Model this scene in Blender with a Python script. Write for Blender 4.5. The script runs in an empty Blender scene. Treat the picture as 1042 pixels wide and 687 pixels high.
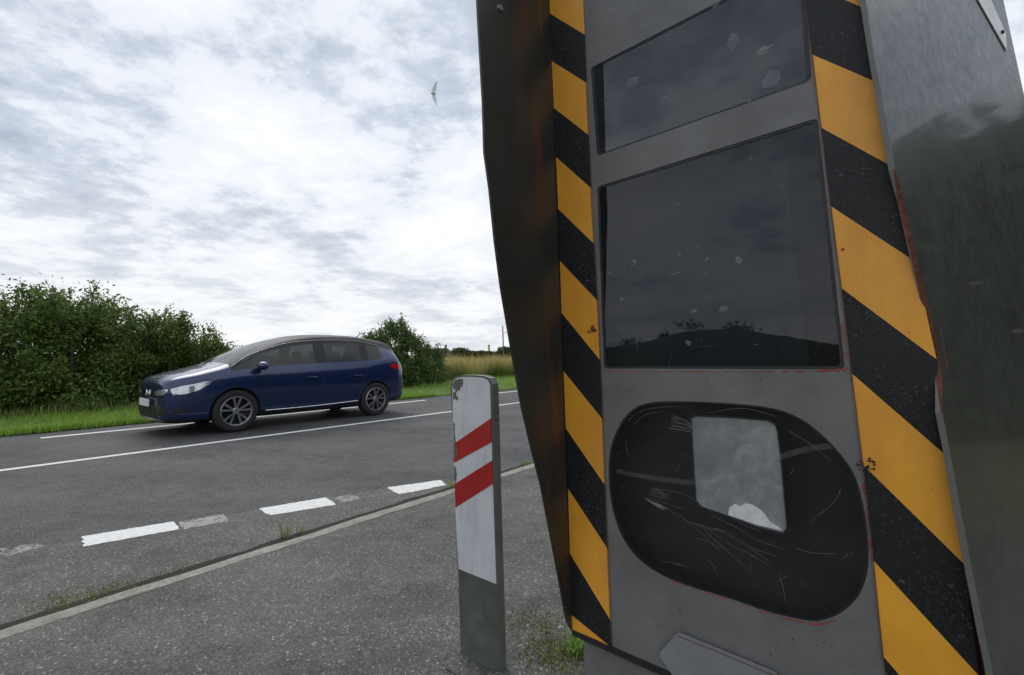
import bpy, bmesh, math, random
from mathutils import Vector, Matrix, noise
from mathutils.geometry import tessellate_polygon
from mathutils.bvhtree import BVHTree
random.seed(7)
R = math.radians
C = bpy.context.scene.collection
scene = bpy.context.scene

# ------------------------------------------------------------------ camera
FPX, CX, CY = 463.0, 521.0, 343.5
PITCH = math.atan((362.0-CY)/FPX)
CAM = Vector((0, 0, 1.29))
cd = bpy.data.cameras.new('camera')
cam = bpy.data.objects.new('camera', cd); C.objects.link(cam)
cam.location = CAM
cam.rotation_euler = (math.pi/2 + PITCH, 0, 0)
cd.sensor_fit = 'HORIZONTAL'; cd.sensor_width = 36; cd.lens = 36*FPX/1042
cd.clip_start = 0.02; cd.clip_end = 6000
scene.camera = cam

# ------------------------------------------------------------------ sky and sun
SUN_EL, SUN_AZ = R(48), R(-35)          # azimuth measured from +Y towards +X (in front, to the left)
w = bpy.data.worlds.new('World'); scene.world = w; w.use_nodes = True
nt = w.node_tree; nt.nodes.clear()
def N(t, **k):
    n = nt.nodes.new(t)
    for a, b in k.items(): setattr(n, a, b)
    return n
def Lk(a, b): nt.links.new(a, b)
out = N('ShaderNodeOutputWorld'); bg = N('ShaderNodeBackground'); bg.inputs['Strength'].default_value = 0.1
Lk(bg.outputs[0], out.inputs[0])
sky = N('ShaderNodeTexSky', sky_type='NISHITA', sun_disc=False)
sky.sun_elevation = SUN_EL; sky.sun_rotation = SUN_AZ
tc = N('ShaderNodeTexCoord'); sep = N('ShaderNodeSeparateXYZ'); Lk(tc.outputs['Generated'], sep.inputs[0])
def M(op, a, b=None, c=None):
    n = N('ShaderNodeMath', operation=op)
    for i, v in enumerate((a, b, c)):
        if v is None: continue
        if isinstance(v, (int, float)): n.inputs[i].default_value = v
        else: Lk(v, n.inputs[i])
    return n.outputs[0]
zc = M('ADD', M('MAXIMUM', sep.outputs[2], 0.0), 0.16)
cmb = N('ShaderNodeCombineXYZ')
Lk(M('DIVIDE', sep.outputs[0], zc), cmb.inputs[0]); Lk(M('DIVIDE', sep.outputs[1], zc), cmb.inputs[1])
def cloudnoise(scale, det, rough, loc, dist=0.0, sc=(1, 1, 1), rot=0):
    mp = N('ShaderNodeMapping'); mp.inputs['Location'].default_value = loc; mp.inputs['Scale'].default_value = sc
    mp.inputs['Rotation'].default_value = (0, 0, rot)
    Lk(cmb.outputs[0], mp.inputs[0])
    n = N('ShaderNodeTexNoise'); n.inputs['Scale'].default_value = scale; n.inputs['Detail'].default_value = det
    n.inputs['Roughness'].default_value = rough; n.inputs['Distortion'].default_value = dist
    Lk(mp.outputs[0], n.inputs['Vector']); return n.outputs['Fac']
big = cloudnoise(0.9, 3, 0.5, (3.1, 1.7, 0), 0.2, (1.2, 1, 1), 0.5)
mid = cloudnoise(3.2, 8, 0.58, (0.4, 5.2, 0), 0.0, (1, 1.1, 1), 0.6)
fine = cloudnoise(10, 8, 0.66, (8.4, 2.2, 0), 0.1)
dens = M('ADD', M('ADD', M('MULTIPLY', big, 0.52), M('MULTIPLY', mid, 0.28)), M('MULTIPLY', fine, 0.20))
cr = N('ShaderNodeValToRGB'); Lk(dens, cr.inputs[0])
e = cr.color_ramp; e.elements[0].position = 0.39; e.elements[0].color = (0.40, 0.46, 0.57, 1)
e.elements[1].position = 0.60; e.elements[1].color = (0.93, 0.945, 0.96, 1)
x = e.elements.new(0.455); x.color = (0.56, 0.62, 0.72, 1)
x = e.elements.new(0.50); x.color = (0.78, 0.82, 0.89, 1)
# slightly warm, bright band towards the horizon
hor = N('ShaderNodeMapRange'); Lk(sep.outputs[2], hor.inputs[0])
hor.inputs[1].default_value = 0.0; hor.inputs[2].default_value = 0.33; hor.inputs[3].default_value = 0.55; hor.inputs[4].default_value = 0.0
mh = N('ShaderNodeMixRGB'); Lk(hor.outputs[0], mh.inputs[0]); Lk(cr.outputs[0], mh.inputs[1]); mh.inputs[2].default_value = (0.93, 0.925, 0.905, 1)
sc_ = N('ShaderNodeVectorMath', operation='SCALE'); Lk(mh.outputs[0], sc_.inputs[0]); sc_.inputs['Scale'].default_value = 10.9
gap = N('ShaderNodeMapRange'); Lk(M('ADD', M('MULTIPLY', mid, .6), M('MULTIPLY', big, .4)), gap.inputs[0])
gap.inputs[1].default_value = 0.64; gap.inputs[2].default_value = 0.74; gap.inputs[3].default_value = 0.0; gap.inputs[4].default_value = 0.35
mx = N('ShaderNodeMixRGB'); Lk(gap.outputs[0], mx.inputs[0]); Lk(sc_.outputs[0], mx.inputs[1]); Lk(sky.outputs[0], mx.inputs[2])
Lk(mx.outputs[0], bg.inputs[0])
sl = bpy.data.lights.new('sun', 'SUN'); sl.energy = 1.2; sl.angle = R(38); sl.color = (1, 0.96, 0.9)
so = bpy.data.objects.new('sun', sl); C.objects.link(so)
sd = Vector((math.sin(SUN_AZ)*math.cos(SUN_EL), math.cos(SUN_AZ)*math.cos(SUN_EL), math.sin(SUN_EL)))
so.rotation_euler = (-sd).to_track_quat('-Z', 'Y').to_euler(); so.location = (0, 0, 20)
scene.view_settings.view_transform = 'Standard'; scene.view_settings.look = 'None'
scene.view_settings.exposure = 0.0; scene.view_settings.gamma = 1.0

# ------------------------------------------------------------------ helpers
def tag(o, label=None, cat=None, group=None, kind=None):
    if label: o['label'] = label
    if cat: o['category'] = cat
    if group: o['group'] = group
    if kind: o['kind'] = kind
    return o
def empty(name, loc, rz=0):
    o = bpy.data.objects.new(name, None); C.objects.link(o); o.location = loc; o.rotation_euler = (0, 0, rz); return o
def mesh(name, verts, faces, mats, parent=None, mi=None, smooth=False, world=True):
    me = bpy.data.meshes.new(name)
    me.from_pydata([tuple(v) for v in verts], [], faces)
    if not isinstance(mats, (list, tuple)): mats = [mats]
    for m in mats: me.materials.append(m)
    if mi: me.polygons.foreach_set('material_index', mi)
    if smooth: me.polygons.foreach_set('use_smooth', [True]*len(me.polygons))
    me.update()
    o = bpy.data.objects.new(name, me); C.objects.link(o)
    if parent is not None:
        o.parent = parent
        if world and parent.type == 'EMPTY':
            mw = Matrix.Translation(parent_world(parent)[0]) @ Matrix.Rotation(parent_world(parent)[1], 4, 'Z')
            o.matrix_parent_inverse = mw.inverted()
    return o
def parent_world(p):
    loc = Vector((0, 0, 0)); rz = 0
    chain = []
    while p is not None: chain.append(p); p = p.parent
    for q in reversed(chain):
        if q.type == 'EMPTY': loc = loc + q.location; rz += q.rotation_euler.z
    return loc, rz
def bmobj(name, bm, mats, parent=None, smooth=False, world=True):
    me = bpy.data.meshes.new(name); bm.to_mesh(me); bm.free()
    if not isinstance(mats, (list, tuple)): mats = [mats]
    for m in mats: me.materials.append(m)
    if smooth: me.polygons.foreach_set('use_smooth', [True]*len(me.polygons))
    o = bpy.data.objects.new(name, me); C.objects.link(o)
    if parent is not None:
        o.parent = parent
        if world and parent.type == 'EMPTY':
            l, r = parent_world(parent)
            o.matrix_parent_inverse = (Matrix.Translation(l) @ Matrix.Rotation(r, 4, 'Z')).inverted()
    return o

def ray(px, py):
    F = Vector((0, math.cos(PITCH), math.sin(PITCH))); U = Vector((0, -math.sin(PITCH), math.cos(PITCH)))
    return Vector((1, 0, 0))*((px-CX)/FPX) + U*((CY-py)/FPX) + F
def hit(px, py, P, n):
    d = ray(px, py); return CAM + d*((P-CAM).dot(n)/d.dot(n))
def G(px, py, z=0.0): return hit(px, py, Vector((0, 0, z)), Vector((0, 0, 1)))

class Mat:
    def __init__(s, name):
        s.m = bpy.data.materials.new(name); s.m.use_nodes = True; s.t = s.m.node_tree
        s.b = s.t.nodes['Principled BSDF']; s.o = s.t.nodes['Material Output']
        s.tc = s.t.nodes.new('ShaderNodeTexCoord')
    def n(s, t, **k):
        x = s.t.nodes.new(t)
        for a, b in k.items(): setattr(x, a, b)
        return x
    def l(s, a, b): s.t.links.new(a, b)
    def noise(s, scale, det=4, rough=.55, sc=(1, 1, 1), dist=0, coord='Object', loc=(0, 0, 0), rot=(0, 0, 0)):
        mp = s.n('ShaderNodeMapping'); mp.inputs['Scale'].default_value = sc; mp.inputs['Location'].default_value = loc
        mp.inputs['Rotation'].default_value = rot
        s.l(s.tc.outputs[coord], mp.inputs[0])
        x = s.n('ShaderNodeTexNoise'); x.inputs['Scale'].default_value = scale; x.inputs['Detail'].default_value = det
        x.inputs['Roughness'].default_value = rough; x.inputs['Distortion'].default_value = dist
        s.l(mp.outputs[0], x.inputs['Vector']); return x.outputs['Fac']
    def vor(s, scale, out='Distance', feature='F1'):
        x = s.n('ShaderNodeTexVoronoi', feature=feature); x.inputs['Scale'].default_value = scale
        s.l(s.tc.outputs['Object'], x.inputs['Vector']); return x.outputs[out]
    def ramp(s, fac, stops):
        r = s.n('ShaderNodeValToRGB'); s.l(fac, r.inputs[0]); e = r.color_ramp
        while len(e.elements) < len(stops): e.elements.new(.5)
        for i, (p, c) in enumerate(stops):
            if isinstance(c, (int, float)): c = (c, c, c)
            e.elements[i].position = p; e.elements[i].color = (*c, 1)
        return r.outputs[0]
    def mix(s, fac, a, b, blend='MIX'):
        x = s.n('ShaderNodeMixRGB', blend_type=blend)
        for i, v in enumerate((fac, a, b)):
            if isinstance(v, (int, float)): x.inputs[i].default_value = v
            elif isinstance(v, tuple): x.inputs[i].default_value = (*v, 1)
            else: s.l(v, x.inputs[i])
        return x.outputs[0]
    def math(s, op, a, b):
        x = s.n('ShaderNodeMath', operation=op)
        for i, v in enumerate((a, b)):
            if isinstance(v, (int, float)): x.inputs[i].default_value = v
            else: s.l(v, x.inputs[i])
        return x.outputs[0]
    def col(s, c):
        if isinstance(c, tuple): s.b.inputs['Base Color'].default_value = (*c, 1)
        else: s.l(c, s.b.inputs['Base Color'])
    def set(s, rough=.5, metal=0, spec=.5, coat=0):
        if isinstance(rough, (int, float)): s.b.inputs['Roughness'].default_value = rough
        else: s.l(rough, s.b.inputs['Roughness'])
        s.b.inputs['Metallic'].default_value = metal; s.b.inputs['Specular IOR Level'].default_value = spec
        s.b.inputs['Coat Weight'].default_value = coat; s.b.inputs['Coat Roughness'].default_value = .06
    def bump(s, h, strength=.3, dist=.01):
        x = s.n('ShaderNodeBump'); x.inputs['Strength'].default_value = strength; x.inputs['Distance'].default_value = dist
        s.l(h, x.inputs['Height']); s.l(x.outputs[0], s.b.inputs['Normal'])

def simple(name, c, rough=.5, metal=0, coat=0, var=.12, scale=12, spec=.5, bump=0, bscale=200):
    m = Mat(name); f = m.noise(scale, 5)
    lo = tuple(v*(1-var) for v in c); hi = tuple(min(1, v*(1+var)) for v in c)
    m.col(m.ramp(f, [(.3, lo), (.7, hi)])); m.set(rough, metal, spec, coat)
    if bump: m.bump(m.noise(bscale, 3), bump, .002)
    return m.m

def asphalt(name, dark, mid, light, stone, worn=0):
    m = Mat(name)
    v = m.vor(125 if stone else 150, 'Color')
    sepc = m.n('ShaderNodeSeparateColor'); m.l(v, sepc.inputs[0])
    speck = m.ramp(sepc.outputs[0], [(0, dark), (.45, mid), (.86, mid), (.96, light), (1, tuple(min(1, q*1.9) for q in light))])
    big = m.noise(.9, 5, .6); b2 = m.noise(5, 6, .7)
    c = m.mix(1, speck, m.ramp(m.math('ADD', m.math('MULTIPLY', big, .6), m.math('MULTIPLY', b2, .4)), [(.36, .52), (.5, .97), (.66, 1.25)]), 'MULTIPLY')
    if worn:
        br = m.noise(3, 4, .6); c = m.mix(m.ramp(br, [(.55, 0.0), (.75, .35)]), c, (.16, .14, .11))
    # long tracks and stains running with the road
    rz = -math.atan2(.78, .626)
    tr_ = m.noise(1.0, 5, .6, (.05, 1.1, 1), rot=(0, 0, rz)); c = m.mix(1, c, m.ramp(tr_, [(.36, .80), (.5, 1.0), (.64, 1.16)]), 'MULTIPLY')
    sp2 = m.noise(2.3, 2, .5, loc=(3, 1, 0)); c = m.mix(m.ramp(sp2, [(.68, 0.0), (.74, .55)]), c, (.03, .03, .03))
    m.col(c); m.set(m.ramp(sepc.outputs[1], [(0, .55), (1, .9)]), 0, .4)
    hh = m.math('ADD', m.vor(125 if stone else 150), m.math('MULTIPLY', m.noise(30, 5), .6))
    m.bump(hh, .75 if stone else .45, .006)
    return m.m

# ------------------------------------------------------------------ setting: ground, road, pavement, verge
RD = Vector((.626, .78, 0)).normalized(); RN = Vector((-RD.y, RD.x, 0))   # along the road / across it, away from the camera
def rp(s, o, z=0): return RD*s + RN*o + Vector((0, 0, z))
ROAD_Z = -.03
m_road = asphalt('road_asphalt', (.035, .036, .038), (.068, .068, .069), (.125, .123, .118), False)
m_pave = asphalt('pavement_asphalt', (.055, .052, .048), (.105, .101, .095), (.19, .185, .172), True, 1)
gm = Mat('field_soil_grass'); gm.col(gm.mix(gm.noise(.08, 5), gm.ramp(gm.noise(2.5, 6), [(.3, (.05, .07, .02)), (.7, (.10, .12, .035))]), (.16, .14, .055))); gm.set(.95)
gm.bump(gm.noise(8, 6), .6, .05)
def quad(name, pts, m, **k):
    o = mesh(name, pts, [tuple(range(len(pts)))], m); tag(o, kind='structure'); return o
# ground sheet: one large grid reaching the horizon
gv, gf = [], []
ext = [-3500, -1200, -500, -200, -80, -30, -10, 10, 30, 80, 200, 500, 1200, 3500]
for a in ext:
    for b in ext: gv.append((a, b, -.10))
n_ = len(ext)
for i in range(n_-1):
    for j in range(n_-1): gf.append((i*n_+j, (i+1)*n_+j, (i+1)*n_+j+1, i*n_+j+1))
tag(mesh('ground', gv, gf, gm.m), kind='structure')
EDGE = 11.12; KERB = 3.25
quad('road', [rp(-400, KERB+.02, ROAD_Z), rp(600, KERB+.02, ROAD_Z), rp(600, EDGE+.15, ROAD_Z), rp(-400, EDGE+.15, ROAD_Z)], m_road)
quad('pavement', [rp(-60, -3.4, 0), rp(60, -3.4, 0), rp(60, KERB-.10, 0), rp(-60, KERB-.10, 0)], m_pave)
vm = Mat('verge_turf'); vm.col(vm.ramp(vm.noise(3, 6, .6), [(.3, (.055, .10, .02)), (.6, (.10, .17, .035)), (.8, (.14, .17, .05))])); vm.set(.9); vm.bump(vm.noise(30, 4), .6, .03)
quad('grass_verge', [rp(-400, EDGE+.05, -.015), rp(600, EDGE+.05, -.015), rp(600, 20.5, -.015), rp(-400, 20.5, -.015)], vm.m)
# kerb: worn flush concrete edging with a real step to the road
km = Mat('kerb_concrete'); km.col(km.mix(km.ramp(km.noise(6, 6, .7), [(.35, 0), (.7, .75)]), km.ramp(km.noise(40, 4), [(.3, (.24, .23, .20)), (.7, (.42, .40, .35))]), (.13, .12, .095)))
km.set(.9); km.bump(km.noise(60, 5, .7), .5, .006)
kv, kf = [], []
STEPS = 420
for i in range(STEPS+1):
    s = -16+ i*.1
    j1 = (noise.noise(Vector((s*1.7, 3, 0)))*.03 + noise.noise(Vector((s*9, 1, 0)))*.014)
    j2 = (noise.noise(Vector((s*1.3, 7, 0)))*.022 + noise.noise(Vector((s*8, 5, 0)))*.012)
    zt = .004+noise.noise(Vector((s*2, 0, 4)))*.005
    kv += [rp(s, KERB-.115+j2, -.02), rp(s, KERB-.105+j2, zt), rp(s, KERB-.01+j1, zt), rp(s, KERB+.008+j1, zt-.012), rp(s, KERB+.008+j1, -.05)]
for i in range(STEPS):
    for k in range(4): kf.append((i*5+k, (i+1)*5+k, (i+1)*5+k+1, i*5+k+1))
tag(mesh('kerb', kv, kf, km.m), kind='structure')
# broken dark seam of uneven width between kerb and road
cm = simple('dark_seam', (.018, .017, .015), .95, var=.5, scale=40, bump=.6, bscale=60)
cv, cf = [], []
for i in range(STEPS+1):
    s = -16+i*.1
    wv = .12+1.3*max(0, noise.noise(Vector((s*2.3, 9, 2))))*.09+noise.noise(Vector((s*12, 2, 2)))*.035
    cv += [rp(s, KERB+.012, ROAD_Z+.004), rp(s, KERB+.012+max(.008, wv), ROAD_Z+.004)]
for i in range(STEPS): cf.append((i*2, i*2+2, i*2+3, i*2+1))
tag(mesh('road_seam', cv, cf, cm), kind='structure')

# coarse, paler strip of old surfacing between the dashes and the kerb
m_old = asphalt('old_shoulder_asphalt', (.05, .047, .043), (.105, .10, .093), (.20, .19, .175), True, 1)
so_ = [G(-420, 640, ROAD_Z+.002), G(-60, 573, ROAD_Z+.002)]
A, B = G(-60, 573, ROAD_Z+.002), G(424, 491, ROAD_Z+.002)
so_ += [A+(B-A)*i/60+Vector((-(B-A).y, (B-A).x, 0)).normalized()*(.05*noise.noise(Vector((i*.4, 0, 0)))+.02*noise.noise(Vector((i*1.7, 4, 0)))) for i in range(1, 61)]
so_ += [G(500, 481, ROAD_Z+.002), rp(8, KERB+.03, ROAD_Z+.002), rp(-16, KERB+.03, ROAD_Z+.002)]
tag(mesh('road_shoulder', so_, [tuple(t) for t in tessellate_polygon([so_])], m_old), kind='structure')
# painted markings
def paint(name, worn, top=1.0):
    m = Mat(name); f = m.noise(22, 8, .75); f2 = m.noise(2.5, 3)
    m.col(m.ramp(m.noise(30, 5), [(.3, (.62, .62, .60)), (.7, (.80, .80, .78))])); m.set(.7)
    tr = m.n('ShaderNodeBsdfTransparent'); ms = m.n('ShaderNodeMixShader')
    k = m.math('ADD', m.math('MULTIPLY', f, .75), m.math('MULTIPLY', f2, .25))
    m.l(m.ramp(k, [(max(0,worn-.05), 0.0), (worn+.01, top)]), ms.inputs[0])
    m.l(tr.outputs[0], ms.inputs[1]); m.l(m.b.outputs[0], ms.inputs[2]); m.l(ms.outputs[0], m.o.inputs[0])
    return m.m
m_paint = paint('road_paint', .37, .97); m_worn = paint('worn_road_paint', .50, .38)
def strip(name, s0, s1, o0, o1, m, z=ROAD_Z+.004):
    v, f = [], []; k = max(2, int((s1-s0)/.5))
    for i in range(k+1):
        s = s0+(s1-s0)*i/k; v += [rp(s, o0, z), rp(s, o1, z)]
    for i in range(k): f.append((2*i, 2*i+2, 2*i+3, 2*i+1))
    return tag(mesh(name, v, f, m), kind='structure')
strip('solid_line', -120, 400, 7.83, 7.95, m_paint)
s = 12.1
strip('far_edge_line', 1.0, 8.95, 10.40, 10.55, m_paint)
strip('far_edge_line', -10.5, -2.4, 10.40, 10.55, m_paint)
while s < 200:
    strip('far_edge_line', s, s+8, 10.40, 10.55, m_paint); s += 11.2
def dash(pts, m, name='dashed_line'):
    q = []
    for a, b in zip(pts, pts[1:]+pts[:1]):
        A, B = G(*a, ROAD_Z+.004), G(*b, ROAD_Z+.004); k = max(2, int((B-A).length/.02)); pp = Vector((-(B-A).y, (B-A).x, 0)).normalized()
        for i in range(k): q.append(A+(B-A)*i/k+pp*(random.gauss(0, .004)+.01*noise.noise((A+(B-A)*i/k)*9)))
    return tag(mesh(name, q, [tuple(t) for t in tessellate_polygon([q])], m), kind='structure')
dash([(83, 546), (176, 530.5), (183, 538.5), (84, 556.5)], m_paint)
dash([(264, 517.5), (332, 506), (342, 513.5), (274, 524.5)], m_paint)
dash([(394, 496), (448, 488.5), (455, 493.5), (406, 503)], m_paint)
dash([(181, 531), (228, 523), (232, 530), (187, 539)], m_worn, 'worn_line')
dash([(-30, 561), (38, 553), (44, 556), (8, 566), (-30, 569)], m_worn, 'worn_line')
dash([(340, 506), (358, 503), (368, 507), (346, 512)], m_worn, 'worn_line')

# hills behind the camera (they show in the dark windows)
hm = Mat('hill_grass'); hm.col(hm.ramp(hm.noise(.05, 6), [(.3, (.035, .05, .018)), (.7, (.07, .09, .03))])); hm.set(.95)
hv, hf = [], []
NA, NR = 90, 10
for i in range(NA+1):
    az = R(180 + i*150/NA)           # sweeps from the left to behind the camera
    for j in range(NR+1):
        r = 60 + j*16
        t = j/NR
        deg = i*150/NA
        pk = 7.5 + 8.6*math.exp(-((deg-36)/11)**2) + 3*math.exp(-((deg-75)/14)**2) + noise.noise(Vector((deg*.09, 2, 0)))*1.3
        z = -.2 + pk*math.sin(min(1, t*1.3)*math.pi/2)*(1 if t < .8 else 1) + noise.noise(Vector((deg*.5, r*.05, 0)))*.25
        hv.append((math.cos(az)*r, math.sin(az)*r, z))
for i in range(NA):
    for j in range(NR): hf.append((i*(NR+1)+j, (i+1)*(NR+1)+j, (i+1)*(NR+1)+j+1, i*(NR+1)+j+1))
tag(mesh('hills', hv, hf, hm.m, smooth=True), kind='structure')

# ------------------------------------------------------------------ vegetation
def leafmat(name, stops, rough=.5):
    m = Mat(name); oi = m.n('ShaderNodeNewGeometry')
    c = m.ramp(oi.outputs['Random Per Island'], stops)
    c = m.mix(m.ramp(m.noise(.9, 5, .6), [(.42, 0.0), (.66, .35)]), c, (.15, .18, .035) if sum(stops[0][1]) < .3 else (.20, .24, .06))
    m.col(c); m.set(rough, 0, .35)
    tl = m.n('ShaderNodeBsdfTranslucent'); m.l(c, tl.inputs[0]); ms = m.n('ShaderNodeMixShader'); ms.inputs[0].default_value = .35
    m.l(m.b.outputs[0], ms.inputs[1]); m.l(tl.outputs[0], ms.inputs[2]); m.l(ms.outputs[0], m.o.inputs[0])
    return m.m
m_leaf = leafmat('hedge_leaf', [(0, (.05, .10, .02)), (.5, (.095, .17, .032)), (.85, (.15, .23, .045)), (1, (.21, .23, .055))])
m_leaf2 = leafmat('shrub_leaf', [(0, (.045, .09, .024)), (.5, (.08, .145, .04)), (.85, (.13, .21, .06)), (1, (.17, .24, .08))])
m_bark = simple('bark', (.07, .055, .04), .9, var=.4, scale=20)
m_grass = leafmat('grass_blade', [(0, (.15, .29, .03)), (.5, (.24, .42, .05)), (.85, (.32, .48, .07)), (1, (.45, .43, .14))], .6)
m_dry = leafmat('dry_grass_blade', [(0, (.20, .24, .06)), (.4, (.40, .34, .11)), (.75, (.55, .40, .17)), (1, (.68, .50, .26))], .8)
def patchy(m):
    t = m.node_tree; ramp_ = [n for n in t.nodes if n.type == 'VALTORGB'][0]; bs = [n for n in t.nodes if n.type == 'BSDF_PRINCIPLED'][0]; tl = [n for n in t.nodes if n.type == 'BSDF_TRANSLUCENT'][0]
    tcn = t.nodes.new('ShaderNodeTexCoord'); sp_n = t.nodes.new('ShaderNodeSeparateXYZ'); t.links.new(tcn.outputs['Object'], sp_n.inputs[0])
    nz = t.nodes.new('ShaderNodeTexNoise'); nz.inputs['Scale'].default_value = .45; nz.inputs['Detail'].default_value = 4; t.links.new(tcn.outputs['Object'], nz.inputs['Vector'])
    a = t.nodes.new('ShaderNodeMath'); a.operation = 'MULTIPLY_ADD'; t.links.new(nz.outputs['Fac'], a.inputs[0]); a.inputs[1].default_value = -2.2; t.links.new(sp_n.outputs[2], a.inputs[2])
    mr = t.nodes.new('ShaderNodeMapRange'); t.links.new(a.outputs[0], mr.inputs[0]); mr.inputs[1].default_value = -.95; mr.inputs[2].default_value = -.15
    mxn = t.nodes.new('ShaderNodeMixRGB'); t.links.new(mr.outputs[0], mxn.inputs[0]); mxn.inputs[1].default_value = (.13, .19, .04, 1); t.links.new(ramp_.outputs[0], mxn.inputs[2])
    t.links.new(mxn.outputs[0], bs.inputs['Base Color']); t.links.new(mxn.outputs[0], tl.inputs[0])
patchy(m_dry)
m_fargreen = leafmat('far_leaf', [(0, (.02, .035, .014)), (.6, (.04, .06, .022)), (1, (.07, .09, .035))])

def leaf(v, f, p, size, rnd=random):
    a = Vector((rnd.gauss(0, 1), rnd.gauss(0, 1), rnd.gauss(0, 1))).normalized()
    b = a.cross(Vector((rnd.gauss(0, 1), rnd.gauss(0, 1), rnd.gauss(0, 1)))).normalized()
    s = size*rnd.uniform(.6, 1.3); i = len(v)
    v += [p-a*s, p-b*s*.45, p+a*s, p+b*s*.45]; f.append((i, i+1, i+2, i+3))
def tube(v, f, pts, r0, r1, sides=5):
    base = len(v); n = len(pts)
    for i, p in enumerate(pts):
        d = (pts[min(i+1, n-1)]-pts[max(i-1, 0)]).normalized()
        a = d.cross(Vector((.3, .9, .2))).normalized(); b = d.cross(a)
        r = r0+(r1-r0)*i/(n-1)
        for k in range(sides):
            t = 2*math.pi*k/sides; v.append(p+a*math.cos(t)*r+b*math.sin(t)*r)
    for i in range(n-1):
        for k in range(sides):
            f.append((base+i*sides+k, base+i*sides+(k+1) % sides, base+(i+1)*sides+(k+1) % sides, base+(i+1)*sides+k))
def shrub(name, spots, height, m, label, cat, leaves, size, shoots, group=None, stemn=3):
    """spots: list of (pos, radius, height) overlapping crowns forming one plant mass"""
    root = empty(name, spots[0][0]); tag(root, label, cat, group)
    v, f, sv, sf = [], [], [], []
    tot = sum(r*h for _, r, h in spots)
    for (p, r, h) in spots:
        k = int(leaves*r*h/tot)
        # clump centres over the crown's shell
        cl = []
        for q in range(int(26+r*h*9)):
            th = random.uniform(0, 2*math.pi); zz = random.random()**.8
            rr = r*(1-.55*zz**2.2)*random.uniform(.55, 1.08)
            cl.append((Vector((p.x+math.cos(th)*rr, p.y+math.sin(th)*rr, p.z+.08+zz*h*random.uniform(.82, 1.0))), random.uniform(.16, .40)*min(1.3, r/1.2+.3)))
        for q in range(k):
            c, cr_ = random.choice(cl)
            pt = c+Vector((random.gauss(0, .4), random.gauss(0, .4), random.gauss(0, .4)))*cr_
            if pt.z < .02 or random.random() < .10: pt.z = random.uniform(.02, .9)
            leaf(v, f, pt, size)
        for q in range(stemn):
            th = random.uniform(0, 6.28); b = p+Vector((math.cos(th), math.sin(th), 0))*.2*r
            pts = [b+Vector((math.cos(th)*r*.5*t, math.sin(th)*r*.5*t, h*.85*t)) for t in (0, .3, .6, 1)]
            tube(sv, sf, pts, .035, .01)
        for q in range(int(shoots*r)):
            c, cr_ = random.choice(cl)
            if c.z < p.z+h*.55: continue
            L = random.uniform(.18, .55)*(h/3)
            d = Vector((random.gauss(0, .35), random.gauss(0, .35), 1)).normalized()
            o = c+Vector((0, 0, cr_*.3)); pts = [o-d*.25, o+d*L*.5, o+d*L+Vector((random.gauss(0, .05), random.gauss(0, .05), 0))]
            tube(sv, sf, pts, .013, .006, 3)
            for t in range(int(L*34)):
                a = random.random(); leaf(v, f, o+d*L*a+Vector((random.gauss(0, .035), random.gauss(0, .035), 0)), size*.85)
    mesh('foliage', v, f, m, root); mesh('stem', sv, sf, m_bark, root)
    return root
def at(px, Y, z=0): return Vector(((px-CX)/FPX*Y*1.0, Y, z))

# hedge at the left
spots = []
for s_, h_ in ((-9, 3.0), (-7.2, 3.1), (-5.6, 2.9), (-4.2, 3.0), (-2.8, 2.9), (-1.4, 3.0), (-.2, 2.85), (.9, 2.95), (2.0, 2.95), (3.0, 2.75), (3.9, 2.45), (4.65, 2.05), (5.25, 1.65)):
    spots.append((rp(s_, 15.6+random.uniform(-.3, .3), -.02), 1.25 if h_ > 2.6 else .95, h_*random.uniform(.97, 1.03)))
    if s_ > -4: spots.append((rp(s_-.5, 17.1, -.02), 1.1, h_*.93))
shrub('hedge', spots, 3, m_leaf, 'tall dense dark green hedge at the left beyond the road', 'hedge', 175000, .050, 60)
# shrub right of the car
b0 = G(402, 393)
sp = [(b0, 1.05, 2.65), (b0+RD*.9, .95, 2.2), (b0+RD*1.7-RN*.2, .8, 1.6), (b0-RD*.9, .9, 2.1), (b0-RD*.3+RN*.9, .9, 2.3)]
shrub('bush', sp, 3, m_leaf2, 'rounded leafy green bush right behind the rear of the blue car', 'bush', 34000, .055, 60)

def blades(name, n, place, h0, h1, wd, m, label, cat, lean=.25, tuft=1):
    v, f = [], []
    for i in range(n):
        c, sc = place()
        for t in range(tuft):
            p = c+Vector((random.gauss(0, .03), random.gauss(0, .03), 0)) if tuft > 1 else c
            h = random.uniform(h0, h1)*sc; a = random.uniform(0, 6.28)
            d = Vector((math.cos(a), math.sin(a), 0)); sd_ = Vector((-d.y, d.x, 0))*wd*sc*.5
            l = abs(random.gauss(0, lean))*h
            k = len(v)
            v += [p-sd_, p+sd_, p+d*l*.4+sd_*.7+Vector((0, 0, h*.6)), p+d*l*.4-sd_*.7+Vector((0, 0, h*.6)), p+d*l+Vector((0, 0, h))]
            f += [(k, k+1, k+2, k+3), (k+3, k+2, k+4)]
    o = mesh(name, v, f, m); tag(o, label, cat, kind='stuff'); return o
def pl_verge():
    s_ = random.uniform(-7, 10) if random.random() < .6 else random.uniform(5, 60)
    o_ = EDGE+.06+abs(random.gauss(0, .1)) if random.random() < .18 else random.uniform(EDGE+.1, 20)
    sc = 1+.5*noise.noise(Vector((s_*.7, o_*.7, 0)))
    p = rp(s_, o_, -.02); far = p.y > 18
    return p, sc*(1.35 if far else 1)
blades('grass', 52000, pl_verge, .05, .15, .012, m_grass, 'short bright green grass on the verge across the road', 'grass', .5, 2)
m_grass2 = 0
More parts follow.
